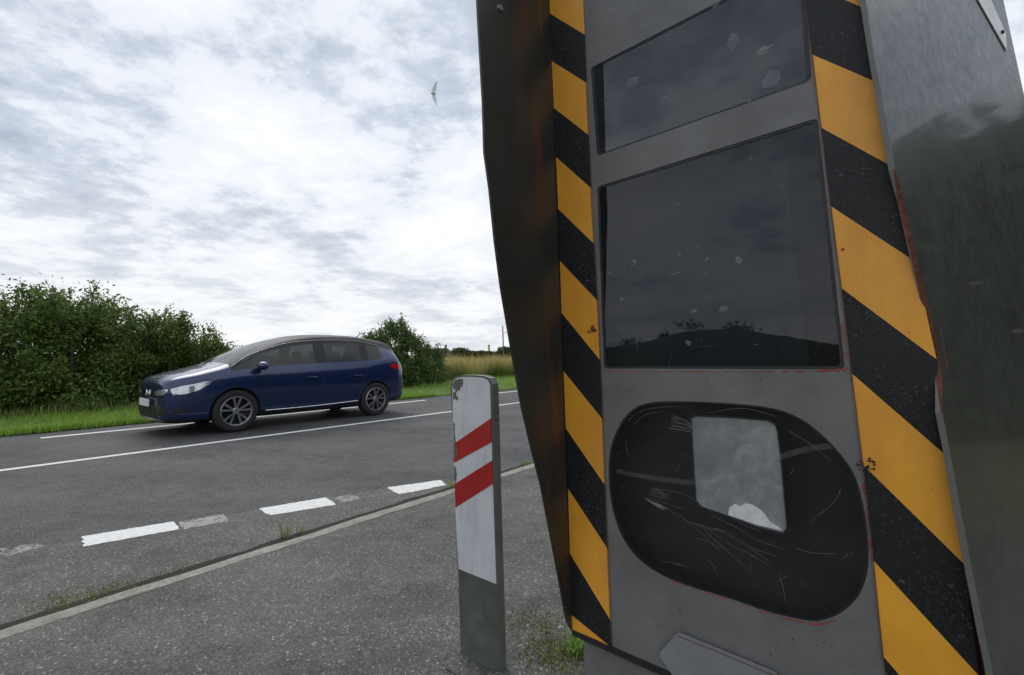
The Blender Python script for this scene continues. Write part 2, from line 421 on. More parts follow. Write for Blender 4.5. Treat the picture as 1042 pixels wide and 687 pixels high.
def pl_weed():
    s_ = random.uniform(-6, 6.2); return rp(s_, 14.25+random.gauss(0, .22), -.02), random.uniform(.4, 1.1)*(1+.9*noise.noise(Vector((s_*1.6, 0, 3))))
m_weed = leafmat('weed_blade', [(0, (.07, .12, .03)), (.5, (.14, .22, .05)), (.8, (.26, .30, .09)), (1, (.60, .55, .38))], .7)
blades('tall_weeds', 3000, pl_weed, .08, .38, .016, m_weed, 'ragged green weeds along the foot of the hedge', 'weeds', .3, 2)
def pl_dry():
    s_ = random.uniform(3, 75); o_ = 17.6+abs(random.gauss(0, 1)) if random.random() < .35 else random.uniform(18.6, 40)
    if s_ < 13 : o_ += 1.5
    return rp(s_, o_, -.1), 1.04+.75*noise.noise(Vector((s_*.55, o_*.55, 0)))
blades('tall_dry_grass', 46000, pl_dry, .5, 1.36, .020, m_dry, 'tall dry golden grass beyond the green verge', 'grass', .42, 2)

# unseen wood added right of the cabinet to darken the side panel's lower reflection
v, f = [], []
for q in range(13000):
    X = random.uniform(17, 24); Y = random.uniform(-9, 20); h = 9.6+1.4*noise.noise(Vector((Y*.35, 0, 0)))
    leaf(v, f, Vector((X, Y, random.uniform(0, 1)**.8*h-.1)), .62)
tag(mesh('added_wood', v, f, m_fargreen), 'added dark wood out of view, there to darken the reflection in the right side panel of the cabinet', 'wood', kind='stuff')
v, f = [], []
for q in range(26):
    dg_ = random.choice([random.uniform(5, 22), random.uniform(48, 70), random.uniform(25, 75)]); r_ = random.uniform(150, 215); az = R(180+dg_); sz = random.uniform(1.2, 3.2)
    for t in range(160):
        pk = 7.5 + 8.6*math.exp(-((dg_-36)/11)**2) + 3*math.exp(-((dg_-75)/14)**2)
        leaf(v, f, Vector((math.cos(az)*r_+random.gauss(0, sz*.8), math.sin(az)*r_+random.gauss(0, sz*.8), pk-.8+abs(random.gauss(0, sz*.55)))), .5)
tag(mesh('hill_scrub', v, f, m_fargreen), 'scrub along the crest of the hill mirrored in the middle window', 'scrub', kind='stuff')
# distant things
m_stone = simple('dark_stone', (.10, .09, .08), .9, var=.3, scale=1); m_roof = simple('slate_roof', (.07, .065, .065), .8, var=.3, scale=2)
m_ybrick = simple('yellow_brick', (.38, .30, .10), .9, var=.2, scale=2)
def box(v, f, c, sx, sy, sz, rot=0):
    b = len(v); ca, sa = math.cos(rot), math.sin(rot)
    for dz in (0, 1):
        for dx, dy in ((-1, -1), (1, -1), (1, 1), (-1, 1)):
            X, Y = dx*sx/2, dy*sy/2; v.append(Vector((c[0]+X*ca-Y*sa, c[1]+X*sa+Y*ca, c[2]+dz*sz)))
    f += [(b, b+3, b+2, b+1), (b+4, b+5, b+6, b+7)]+[(b+i, b+(i+1) % 4, b+4+(i+1) % 4, b+4+i) for i in range(4)]
def house(px, D, wd, eave, ridge, ch, label, mwall, chx=0.0, chm=None):
    c = at(px, D, 0); root = empty('house', (c.x, c.y, -.1)); tag(root, label, 'house')
    v, f = [], []; box(v, f, (c.x, c.y, -.1), wd, wd*1.5, eave)
    v += [Vector((c.x, c.y-wd*.75, ridge-.15)), Vector((c.x, c.y+wd*.75, ridge-.15))]
    f += [(4, 5, 8), (6, 7, 9)]; mesh('wall', v, f, mwall, root)
    rv, rf = [], []; e = wd/2+.3; y0, y1 = c.y-wd*.8, c.y+wd*.8
    for sgn in (-1, 1):
        k = len(rv); rv += [Vector((c.x+sgn*e, y0, eave-.35)), Vector((c.x+sgn*e, y1, eave-.35)), Vector((c.x, y1, ridge)), Vector((c.x, y0, ridge)),
               Vector((c.x+sgn*e, y0, eave-.15)), Vector((c.x+sgn*e, y1, eave-.15)), Vector((c.x, y1, ridge+.2)), Vector((c.x, y0, ridge+.2))]
        rf += [(k, k+1, k+2, k+3), (k+4, k+5, k+6, k+7), (k, k+4, k+7, k+3), (k, k+1, k+5, k+4), (k+1, k+2, k+6, k+5)]
    ro = mesh('roof', rv, rf, m_roof, root)
    cv_, cf_ = [], []; box(cv_, cf_, (c.x+chx, c.y, ridge-1.2), .8, .8, 1.2+ch); box(cv_, cf_, (c.x+chx, c.y, ridge+ch+.003), 1.0, 1.0, .18)
    mesh('chimney', cv_, cf_, chm or mwall, ro)
    wv, wf = [], []
    box(wv, wf, (c.x-wd*.2, c.y-wd*.75-.02, 1.2), .9, .08, 1.3); box(wv, wf, (c.x+wd*.2, c.y-wd*.75-.02, 1.2), .9, .08, 1.3)
    return root
house(453.6, 190, 6.0, 2.4, 4.35, 1.3, 'small dark gabled house with a tall chimney far beyond the dry grass', m_stone)
house(497.6, 210, 9.0, 1.9, 3.2, 3.0, 'far low house whose yellow chimney rises over the trees', m_stone, 0, m_ybrick)
def fartree(px, D, wid, h, label):
    c = at(px, D, -.1); root = empty('tree', c); tag(root, label, 'tree', 'far trees along the horizon')
    v, f = [], []
    for q in range(1300):
        while True:
            a = Vector((random.uniform(-1, 1), random.uniform(-1, 1), random.uniform(-1, 1)))
            if a.length < 1+.25*noise.noise(a*2+c): break
        leaf(v, f, c+Vector((a.x*wid/2, a.y*wid/2, h*.58+a.z*h*.42)), .34)
    mesh('crown', v, f, m_fargreen, root)
    tv, tf = [], []; tube(tv, tf, [c, c+Vector((0, 0, h*.4)), c+Vector((.2, 0, h*.75))], .25, .08); mesh('trunk', tv, tf, m_bark, root)
for px, D, wd, h, lb in ((441, 120, 8, 3.4, 'low dark far tree just right of the bush'), (463, 220, 8, 3.9, 'far tree right of the gabled house'),
        (469, 140, 6.5, 3.9, 'highest rounded far tree right of the gabled house'), (477, 150, 8, 3.2, 'far tree midway between gabled house and yellow chimney'),
        (485, 160, 9, 2.9, 'low far tree left of the yellow chimney'), (492, 150, 7, 3.1, 'far tree just left of the yellow chimney'),
        (503, 170, 8, 2.6, 'lowest far tree right of the yellow chimney'), (510, 150, 7, 3.1, 'far tree at the foot of the utility pole'),
        (516, 120, 5.5, 3.8, 'taller far tree right of the utility pole'), (524, 130, 8, 3.9, 'far tree hidden partly by the camera cabinet wing'),
        (536, 135, 8, 3.5, 'far tree standing behind the camera cabinet wing')):
    fartree(px, D, wd, h, lb)
m_pole = simple('weathered_pole', (.12, .11, .10), .9)
c = at(512.5, 95, -.1); root = empty('utility_pole', c); tag(root, 'thin grey utility pole standing alone on the horizon', 'utility pole')
v, f = [], []; tube(v, f, [c, c+Vector((-.1, 0, 4)), c+Vector((-.2, 0, 7.6))], .16, .11, 8); mesh('shaft', v, f, m_pole, root)
v, f = [], []; box(v, f, (c.x-.16+.35, c.y, 6.0), .9, .1, .1); box(v, f, (c.x+.55, c.y, 6.1), .12, .12, .25); mesh('crossarm', v, f, m_pole, root)

# ------------------------------------------------------------------ speed camera cabinet
fn = Vector((-.63, -.777, .017)).normalized()              # normal of the front face, towards the lens
fh = Vector((.777, -.63, 0)).normalized(); fv = fn.cross(fh)*1.0
if fv.z < 0: fv = -fv
P0 = CAM + ray(572, 362)*(1.26/ray(572, 362).y)
def FU(px, py, off=0.0):
    p = hit(px, py, P0+fn*off, fn) - P0; return (p.dot(fh), p.dot(fv))
def F3(u, v_, off=0.0): return P0+fh*u+fv*v_+fn*off
def lin(a, b, v_):
    t = (v_-a[1])/(b[1]-a[1]); return (a[0]+(b[0]-a[0])*t, v_)
VT, VB = 1.14, FU(587, 643)[1]
def roundpoly(pts, r, n=6):
    out = []; k = len(pts)
    for i in range(k):
        p = Vector(pts[i]); a = Vector(pts[i-1])-p; b = Vector(pts[(i+1) % k])-p
        rr = min(r, a.length*.45, b.length*.45); A = p+a.normalized()*rr; B = p+b.normalized()*rr
        for t in range(n+1):
            t /= n; q = A*(1-t)**2+p*2*t*(1-t)+B*t*t; out.append((q.x, q.y))
    return out
def plate3(name, outer, holes, thick, mats, parent, bevel=0, world=True):
    """outer/holes: 3-D loops in one plane; thick: vector from the front face to the back face"""
    loops = [outer]+holes; tri = tessellate_polygon([[Vector(p) for p in l] for l in loops])
    v = [Vector(p) for l in loops for p in l]; n = len(v); th = Vector(thick)
    nrm = (v[tri[0][1]]-v[tri[0][0]]).cross(v[tri[0][2]]-v[tri[0][0]])
    flip = nrm.dot(th) > 0
    f = [tuple(reversed(t)) if flip else tuple(t) for t in tri]
    f += [tuple(i+n for i in reversed(t)) for t in f]
    v += [p+th for p in v]; k = 0
    for l in loops:
        m_ = len(l)
        for i in range(m_): a, b = k+i, k+(i+1) % m_; f.append((a, b, b+n, a+n))
        k += m_
    o = mesh(name, v, f, mats, parent, world=world)
    bm = bmesh.new(); bm.from_mesh(o.data); bmesh.ops.recalc_face_normals(bm, faces=bm.faces); bm.to_mesh(o.data); bm.free()
    return o
def fplate(name, uv, holes, off, thick, mats, parent):
    return plate3(name, [F3(a, b, off) for a, b in uv], [[F3(a, b, off) for a, b in h] for h in holes], -fn*thick, mats, parent)

def metalpaint(name, c, rough=.45, dirt=.25, rust=0.0, rustlo=.62, bumpd=.35, bs=260, coat=0.0):
    m = Mat(name); base = m.ramp(m.noise(7, 7, .65), [(.3, tuple(q*(1-dirt) for q in c)), (.7, tuple(q*(1+dirt*.6) for q in c))])
    sp = m.ramp(m.noise(170, 3, .6), [(.66, 0.0), (.74, .55)])
    base = m.mix(sp, base, tuple(q*.45 for q in c))
    if rust:
        rf_ = m.ramp(m.noise(26, 8, .7), [(rustlo, 0.0), (rustlo+.05, rust)])
        base = m.mix(rf_, base, m.ramp(m.noise(60, 4), [(.3, (.10, .03, .018)), (.7, (.22, .08, .045))]))
    m.col(base); m.set(m.ramp(m.noise(30, 6, .7), [(.3, max(.05, rough-.1)), (.7, rough+.12)]), 0, .5, coat)
    m.bump(m.noise(bs, 3, .6), bumpd, .0012)
    return m.m
m_face = metalpaint('grey_face_paint', (.150, .151, .150), .5, .24, .55, .71)
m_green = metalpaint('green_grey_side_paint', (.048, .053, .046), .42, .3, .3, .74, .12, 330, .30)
m_strip = metalpaint('plate_edge_paint', (.15, .15, .14), .5, .2, .7, .66)
m_rust = metalpaint('rusty_steel', (.12, .045, .028), .85, .4, .9, .5, .8, 90)
m_black = simple('black_interior', (.012, .012, .013), .7, scale=3)
m_rubber = metalpaint('black_gasket', (.014, .014, .015), .5, .3)
# yellow and black reflective film
ym = Mat('yellow_film'); yb = ym.ramp(ym.noise(9, 6, .6), [(.3, (.72, .32, .022)), (.7, (.83, .40, .035))])
yb = ym.mix(ym.ramp(ym.noise(55, 6, .7), [(.66, 0), (.74, .8)]), yb, (.22, .09, .03))
yb = ym.mix(ym.ramp(ym.noise(2.2, 5, .7, (3, 3, .6)), [(.46, 0.0), (.75, .6)]), yb, (.58, .22, .04))
ym.col(yb); ym.set(.42, 0, .5); ym.bump(ym.noise(420, 2), .25, .001)
bm_ = Mat('black_film'); bb = bm_.ramp(bm_.noise(150, 4, .8), [(.45, (.006, .007, .008)), (.58, (.013, .014, .016)), (.70, (.15, .15, .15))])
bb = bm_.mix(bm_.ramp(bm_.noise(6, 4, .6), [(.4, 0.0), (.62, 1.0)]), (.013, .015, .017), bb)
bm_.col(bb); bm_.set(.5, 0, .3); bm_.bump(bm_.noise(300, 3), .5, .0015)
# left wing inside: dark paint with a tall rust run beside the face
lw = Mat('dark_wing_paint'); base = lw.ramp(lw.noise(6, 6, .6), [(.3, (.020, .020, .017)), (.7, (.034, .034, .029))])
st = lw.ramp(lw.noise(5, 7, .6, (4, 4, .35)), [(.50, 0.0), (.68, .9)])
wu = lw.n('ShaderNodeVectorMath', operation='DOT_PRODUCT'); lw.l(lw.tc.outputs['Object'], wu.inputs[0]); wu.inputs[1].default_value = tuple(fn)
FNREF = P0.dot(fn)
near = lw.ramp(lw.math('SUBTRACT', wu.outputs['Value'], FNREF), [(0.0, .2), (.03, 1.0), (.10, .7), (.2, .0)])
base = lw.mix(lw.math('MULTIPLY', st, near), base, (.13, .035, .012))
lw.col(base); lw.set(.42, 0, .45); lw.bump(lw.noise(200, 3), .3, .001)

cab = empty('speed_camera', Vector((P0.x+.42, P0.y-.0, 0))); tag(cab, 'battered grey roadside speed camera cabinet with yellow and black striped borders and dark windows', 'speed camera')

Lout_px = [(562, 62), (568, 200), (573, 350), (578.5, 497), (582.3, 626)]
Lin_px = [(594, 0), (597.5, 85), (603.5, 220), (608.7, 306), (613, 400), (616.3, 494), (622, 631), (623, 655)]
Rin_px = [(818, 0), (826, 56), (835, 130), (845, 210), (855.7, 293), (866, 379), (877.4, 472), (888, 569), (898, 666), (901, 687)]
Rout_px = [(877, 0), (888, 83), (905.5, 169), (916, 210), (928, 264), (941, 312), (953, 366), (957, 410), (965, 465), (981.4, 574), (995, 680)]
def ext_line(px):
    uv = [FU(*p) for p in px]
    top = lin(uv[0], uv[1], VT) if abs(uv[0][1]-VT) > .02 else uv[0]
    # use a long baseline for stable extrapolation
    top = lin(uv[0], uv[-1], VT); bot = lin(uv[0], uv[-1], VB)
    return [top]+[p for p in uv if VB+.01 < p[1] < VT-.01]+[bot]
Lo, Li, Ri, Ro = map(ext_line, (Lout_px, Lin_px, Rin_px, Rout_px))
def along(line, v_):
    for a, b in zip(line, line[1:]):
        if b[1] <= v_ <= a[1]: return lin(a, b, v_)
    return lin(line[0], line[-1], v_)
# windows
topl = (FU(601, 69), FU(735, 0)); vr = topl[0][1]
def onl(a, b, u): t = (u-a[0])/(b[0]-a[0]); return (u, a[1]+(b[1]-a[1])*t)
TR = onl(topl[0], topl[1], FU(822, 20)[0]-.006)
w_top = roundpoly([topl[0], TR, FU(826, 82), FU(607.5, 159)], .012)
w_mid = roundpoly([FU(607.5, 190), FU(832, 120), FU(860, 376), FU(614.5, 375)], .010)
z8 = lambda x, y: FU(560+x/2.239, 380+y/2.239)
cw = [(150, 130), (175, 90), (215, 65), (300, 63), (400, 67), (500, 76), (560, 95), (610, 130), (660, 180), (695, 230), (712, 290), (722, 350), (727, 420), (720, 470), (700, 515), (660, 550), (610, 567), (560, 560), (480, 540), (400, 510), (320, 488), (250, 460), (200, 425), (165, 380), (142, 320), (132, 250), (133, 180)]
def smoothloop(pts, it=2):
    for _ in range(it):
        o = []
        for i in range(len(pts)):
            a, b = pts[i], pts[(i+1) % len(pts)]
            o += [(a[0]*.75+b[0]*.25, a[1]*.75+b[1]*.25), (a[0]*.25+b[0]*.75, a[1]*.25+b[1]*.75)]
        pts = o
    return pts
w_cam = smoothloop([z8(*p) for p in cw])
outer = [Lo[0]]+Lo[1:]+list(reversed(Ro))
fplate('front_panel', outer, [w_top, w_mid, w_cam], 0, .012, m_face, cab)

def band(name, A, B, ys, label):
    """A: edge polyline where the stripe is high, B: where low. ys: list of (aTop,bTop,aBot,bBot) in v for yellow stripes, top to bottom"""
    v, f, mi = [], [], []
    def add(q, m_):
        # clip between VT and VB with simple subdivision following the edge polylines
        k = len(v); 
        for p in q: v.append(F3(p[0], p[1], .0025))
        f.append(tuple(range(k, k+len(q)))); mi.append(m_)
    def cell(a0, b0, a1, b1, m_):
        K = 4
        for i in range(K):
            t0, t1 = i/K, (i+1)/K
            qa0, qa1 = a0+(a1-a0)*t0, a0+(a1-a0)*t1; qb0, qb1 = b0+(b1-b0)*t0, b0+(b1-b0)*t1
            cl_ = lambda z_: max(VB, min(VT, z_))
            if max(qa0, qb0) <= VB: continue
            add([along(A, cl_(qa0)), along(B, cl_(qb0)), along(B, cl_(qb1)), along(A, cl_(qa1))], m_)
    pa, pb = VT, VT
    for (a0, b0, a1, b1) in ys:
        cell(pa, pb, a0, b0, 1); cell(a0, b0, a1, b1, 0); pa, pb = a1, b1
    cell(pa, pb, VB, VB, 1)
    o = mesh(name, v, f, [ym.m, bm_.m], cab, mi); o['label'] = label
    bmx = bmesh.new(); bmx.from_mesh(o.data); bmesh.ops.remove_doubles(bmx, verts=bmx.verts, dist=1e-5); bmx.to_mesh(o.data); bmx.free()
    return o
def V_(px, py): return FU(px, py)[1]
ysL = []
for (oa, ia, ob, ib) in (((567, 8), (592.7, 1.6-14), (566, 17.6+0), (594, 34.6)), ((562.6, 62.4), (597.5, 84.9), (563.3, 110.5), (599.8, 138.3)),
        ((566.5, 160), (602.6, 192), (568.6, 212.8), (604.8, 248.7)), ((570.6, 265.6), (608.7, 306.6), (571.8, 318.5), (611.9, 367)),
        ((574.4, 377.7), (613.6, 427), (576.5, 435.8), (616.3, 493.9)), ((578.8, 497), (619, 558.6), (580.5, 563), (622, 631.5)),
        ((582.3, 625.6), (623, 700), (583, 700), (624, 790))):
    ysL.append((V_(*oa), V_(*ia), V_(*ob), V_(*ib)))
# complete the upper stripes above the frame at the same pitch
pit = ysL[1][0]-ysL[2][0]
up = [(ysL[1][0]+pit*k, ysL[1][1]+pit*k, ysL[1][2]+pit*k, ysL[1][3]+pit*k) for k in (2, 1)]
band('hazard_band', Lo, Li, up+ysL[1:], 'narrow left hazard band, dented and less lit')
ysR = []
for q in (((825.8, 56), (888, 82.6), (835, 130), (905.5, 168.7)), ((845, 209.8), (928, 264.4), (855.7, 292.8), (952.8, 365.6)),
          ((866.2, 379.4), (964.6, 465.5), (877.4, 471.9), (981.4, 574)), ((887.9, 569.2), (995, 687), (898, 666.4), (1010, 800))):
    ysR.append(tuple(V_(*p) for p in q))
pr = ysR[0][0]-ysR[1][0]
upR = [tuple(z_+pr*k for z_ in ysR[0]) for k in range(6, 0, -1)]
band('hazard_band', Ri, Ro, upR+ysR, 'wide right hazard band with scuffed black stripes')

# glass
def glassmat(name, tint, ior, dust):
    m = Mat(name); gl = m.n('ShaderNodeBsdfGlossy'); gl.inputs['Roughness'].default_value = .012; gl.inputs['Color'].default_value = (.92, .95, 1, 1)
    gb = m.n('ShaderNodeBump'); gb.inputs['Strength'].default_value = .06; gb.inputs['Distance'].default_value = .002; m.l(m.noise(9, 3), gb.inputs['Height']); m.l(gb.outputs[0], gl.inputs['Normal'])
    tr = m.n('ShaderNodeBsdfTransparent'); tr.inputs[0].default_value = (*tint, 1)
    fr = m.n('ShaderNodeFresnel'); fr.inputs[0].default_value = ior
    ge = m.n('ShaderNodeNewGeometry'); ff = m.math('MULTIPLY', fr.outputs[0], m.math('SUBTRACT', 1.0, ge.outputs['Backfacing']))
    ms = m.n('ShaderNodeMixShader'); m.l(ff, ms.inputs[0]); m.l(tr.outputs[0], ms.inputs[1]); m.l(gl.outputs[0], ms.inputs[2])
    df = m.n('ShaderNodeBsdfDiffuse'); df.inputs[0].default_value = (.34, .35, .36, 1)
    d1 = m.ramp(m.noise(4, 8, .7, (1, 1, 2.5)), [(.35, dust*.3), (.75, dust*2)]); d2 = m.ramp(m.noise(130, 2), [(.70, 0), (.78, dust*7)])
    ms2 = m.n('ShaderNodeMixShader'); m.l(m.math('ADD', d1, d2), ms2.inputs[0]); m.l(ms.outputs[0], ms2.inputs[1]); m.l(df.outputs[0], ms2.inputs[2])
    m.l(ms2.outputs[0], m.o.inputs[0]); return m.m
m_glass = glassmat('dark_window_glass', (.55, .58, .62), 1.52, .008)
m_glass_up = glassmat('dusty_window_glass', (.7, .72, .76), 1.72, .018)
m_glass_cam = glassmat('clear_lens_glass', (.95, .95, .95), 1.33, .010)
def grow(uv, k):
    cx = sum(p[0] for p in uv)/len(uv); cy = sum(p[1] for p in uv)/len(uv)
    return [(cx+(p[0]-cx)*k, cy+(p[1]-cy)*k) for p in uv]
def window(name, uv, m, label, gasket, inner):
    o = fplate(name, grow(uv, .998), [], -.003, .004, m, cab); o['label'] = label
    fplate('gasket', uv, [grow(uv, gasket)], -.0015, .008, m_rubber, o)
    return o
wt = window('window', w_top, m_glass_up, 'upper dark window reflecting the sky', .965, 0)
wm = window('window', w_mid, m_glass, 'large middle window reflecting a hill', .975, 0)
wc = window('window', w_cam, m_glass_cam, 'rounded black window over the flash', .985, 0)
# dark pane frame at the left side of the upper and middle windows
# interior: a dark box behind the glass
iv, if_ = [], []
ia = [(Lo[0][0]+.02, VT-.02), (along(Ro, VT)[0]-.03, VT-.02), (along(Ro, VB)[0]-.03, VB+.02), (Lo[-1][0]+.02, VB+.02)]
for off in (-.0125, -.10): iv += [F3(a, b, off) for a, b in ia]
if_ = [(4, 5, 6, 7)]+[(i, (i+1) % 4, (i+1) % 4+4, i+4) for i in range(4)]
mesh('interior', iv, if_, m_black, cab)
m_in = simple('grey_inner_shield', (.065, .07, .085), .6, var=.15, scale=8)
inner = [FU(x, y, -.06) for x, y in ((608, 150), (800, 152), (806, 240), (824, 372), (612, 373))]
io = fplate('inner_shield', roundpoly(inner, .01), [], -.06, .004, m_in, cab)
inner2 = [FU(x, y, -.05) for x, y in ((700, 170), (782, 162), (788, 250), (800, 340), (797, 342), (784, 250), (779, 166), (700, 174))]
fplate('inner_shield', inner2, [], -.05, .002, simple('inner_line', (.02, .02, .024), .5), cab)
# flash plate behind the rounded window
fm = Mat('dusty_white_diffuser')
bse = fm.ramp(fm.noise(14, 7, .65, dist=.6), [(.3, (.19, .20, .20)), (.5, (.29, .30, .295)), (.62, (.40, .41, .40)), (.8, (.56, .56, .55))])
bse = fm.mix(fm.ramp(fm.noise(85, 4, .7), [(.66, 0.0), (.73, .8)]), bse, (.08, .08, .08)); fm.col(bse); fm.set(.5)
fp = [(322, 104), (332, 98), (400, 101), (495, 108), (512, 118), (517, 135), (525, 200), (532, 280), (538, 350), (530, 362), (470, 348), (400, 322), (345, 303), (333, 288), (327, 200)]
offf = -.03
fuv = [FU(560+x/2.239, 380+y/2.239, offf) for x, y in fp]
flash = fplate('flash_lamp', fuv, [], offf, .02, fm.m, cab)
m_white = simple('white_deposit', (.90, .90, .90), .8, var=.15, scale=60)
dep = [(405, 322), (408, 306), (420, 297), (432, 303), (445, 296), (462, 300), (478, 310), (490, 322), (500, 338), (520, 350), (528, 358), (470, 345)]
fplate('deposit', [FU(560+x/2.239, 380+y/2.239, offf+.002) for x, y in dep], [], offf+.002, .001, m_white, flash)
rim = grow(fuv, 1.035)
fplate('lamp_rim', rim, [grow(fuv, 1.005)], offf+.004, .012, m_rubber, flash)

# scratches, stone chips and dirt on the panes: fine real ribbons a hair above the glass
def scratchmat(name, c, a):
    m = Mat(name); m.col(c); m.set(.6); tr = m.n('ShaderNodeBsdfTransparent'); ms = m.n('ShaderNodeMixShader')
    fac = m.ramp(m.noise(40, 5, .7), [(.3, a*.25), (.7, a)]); m.l(fac, ms.inputs[0]); m.l(tr.outputs[0], ms.inputs[1]); m.l(m.b.outputs[0], ms.inputs[2]); m.l(ms.outputs[0], m.o.inputs[0]); return m.m
m_scr = scratchmat('scratch', (.58, .58, .58), .34); m_smear = scratchmat('smear', (.40, .40, .40), .16)
m_chip = scratchmat('stone_chip', (.38, .35, .34), .5)
m_red = scratchmat('red_primer_edge', (.40, .04, .03), 1.0)
for nd in m_red.node_tree.nodes:
    if nd.type == 'VALTORGB': nd.color_ramp.elements[0].position = .46; nd.color_ramp.elements[0].color = (0, 0, 0, 1); nd.color_ramp.elements[1].position = .56
    if nd.type == 'TEX_NOISE': nd.inputs['Scale'].default_value = 55
def crv(pts, n=14):
    # catmull-rom through pixel points
    P = [pts[0]]+list(pts)+[pts[-1]]; o = []
    for i in range(1, len(P)-2):
        for k in range(n):
            t = k/n; a, b, c_, d = P[i-1], P[i], P[i+1], P[i+2]
            o.append(tuple(.5*((2*b[j])+(-a[j]+c_[j])*t+(2*a[j]-5*b[j]+4*c_[j]-d[j])*t*t+(-a[j]+3*b[j]-3*c_[j]+d[j])*t**3) for j in (0, 1)))
    o.append(pts[-1]); return o
def ribbons(name, lines, m, parent, off=-.0022, conv=FU):
    v, f = [], []
    for pts, wd in lines:
        c_ = [Vector(conv(*p)) for p in crv(pts)] if len(pts) > 2 else [Vector(conv(*p)) for p in pts]
        n = len(c_); k = len(v)
        for i, p in enumerate(c_):
            d = (c_[min(i+1, n-1)]-c_[max(i-1, 0)]).normalized(); s_ = Vector((-d.y, d.x))*wd*.5*(1 if 0 < i < n-1 or wd > .004 else .2)
            v += [F3(*(p-s_), off), F3(*(p+s_), off)]
        for i in range(n-1): f.append((k+2*i, k+2*i+1, k+2*i+3, k+2*i+2))
    return mesh(name, v, f, m, parent)
sc8 = []
def S(*pts, wd=.0007): sc8.append((pts, wd))
S((175, 110), (200, 88), (245, 78), (300, 76)); S((190, 118), (215, 95), (260, 86)); S((230, 262), (300, 275), (345, 300)); S((222, 285), (262, 296), (300, 310))
S((330, 340), (380, 385), (430, 430), (460, 458)); S((345, 345), (400, 385), (450, 410), (500, 440)); S((375, 350), (440, 390), (520, 420)); S((300, 330), (350, 370), (390, 410))
S((350, 420), (372, 440), (382, 464)); S((600, 330), (635, 305), (655, 280), (660, 265)); S((520, 455), (530, 490), (536, 520)); S((255, 430), (285, 434), (310, 442)); S((285, 436), (305, 440), (308, 444))
S((330, 375), (360, 385), (400, 400)); S((360, 320), (420, 350), (470, 380), (530, 400)); S((330, 120), (380, 140), (420, 120)); S((360, 90), (440, 80), (520, 100)); S((540, 130), (590, 160), (640, 200))
S((380, 300), (430, 340), (480, 362)); S((305, 340), (365, 352), (420, 372), (470, 410), (500, 430)); S((250, 300), (330, 345), (400, 362)); S((170, 150), (175, 180), (190, 200)); S((560, 400), (600, 410), (650, 412))
for k in range(8): S((272+random.uniform(-2, 6), 96+k*4.2), (295, 100+k*4.0+random.uniform(-2, 2)), (322+random.uniform(-8, 6), 112+k*3.2), wd=random.uniform(.0006, .0016))
for k in range(7): S((213+k*3, 284+k*2), (225+k*5, 290+k*3.4), (250+k*3, 300+k*1.5), wd=random.uniform(.0006, .0018))
for k in range(5): S((228+random.uniform(-4, 4), 262+k*4), (245, 266+k*4), (268, 278+k*3), wd=.0009)
for k in range(34):
    a = random.uniform(150, 700); b = random.uniform(110, 520); t = random.uniform(0, 3.14); L = random.uniform(6, 30)
    S((a, b), (a+math.cos(t)*L*.5+2, b+math.sin(t)*L*.5), (a+math.cos(t)*L, b+math.sin(t)*L), wd=random.uniform(.0004, .0008))
def conv8(x, y): return z8(x, y)
def in8(p): return 140 < p[0] < 722 and 70 < p[1] < 560
ribbons('scratches', sc8, m_scr, wc, conv=conv8)
ribbons('smear', [(((150, 222), (230, 238), (320, 248), (400, 238), (470, 215), (540, 185), (600, 170), (645, 165)), .011)], m_smear, wc, -.0018, conv8)
z7 = lambda x, y: FU(560+x/3.123, 200+y/3.123)
mid_s = [(((375, 260), (390, 245), (425, 239)), .0012), (((440, 472), (480, 476), (525, 474)), .0006), (((272, 450), (275, 480), (276, 498)), .0006), (((265, 0), (285, 30), (300, 52)), .0006),
         (((385, 500), (378, 520), (376, 540)), .0006), (((150, -300), (260, -340), (330, -352)), .0008), (((130, -60), (160, -20), (175, 10)), .0005)]
for k in range(26):
    a = random.uniform(190, 880); b = random.uniform(-180, 520); t = random.uniform(0, 3.14); L = random.uniform(5, 26)
    mid_s.append((((a, b), (a+math.cos(t)*L*.6, b+math.sin(t)*L*.4+2), (a+math.cos(t)*L, b+math.sin(t)*L)), random.uniform(.0003, .0007)))
ribbons('scratches', mid_s, m_scr, wm, conv=z7)
def chips(name, lst, m, parent, conv, off=-.0016):
    v, f = [], []
    for (x, y, r, e_, a_) in lst:
        c_ = conv(x, y); k = len(v); n = 16
        for i in range(n):
            t = 2*math.pi*i/n; rr = r*(1+.45*noise.noise(Vector((math.cos(t)*1.3+x, math.sin(t)*1.3+y, 0)))+random.uniform(-.15, .15))
            for q in (1, .45):
                lx, ly = math.cos(t)*rr*q, math.sin(t)*rr*q*e_
                v.append(F3(c_[0]+lx*math.cos(a_)-ly*math.sin(a_), c_[1]+lx*math.sin(a_)+ly*math.cos(a_), off+(0.001 if q < 1 else 0)))
        for i in range(n):
            a, b = k+2*i, k+2*((i+1) % n); f.append((a, b, b+1, a+1))
        if True: f.append(tuple(k+2*i+1 for i in range(n)))
    return mesh(name, v, f, m, parent)
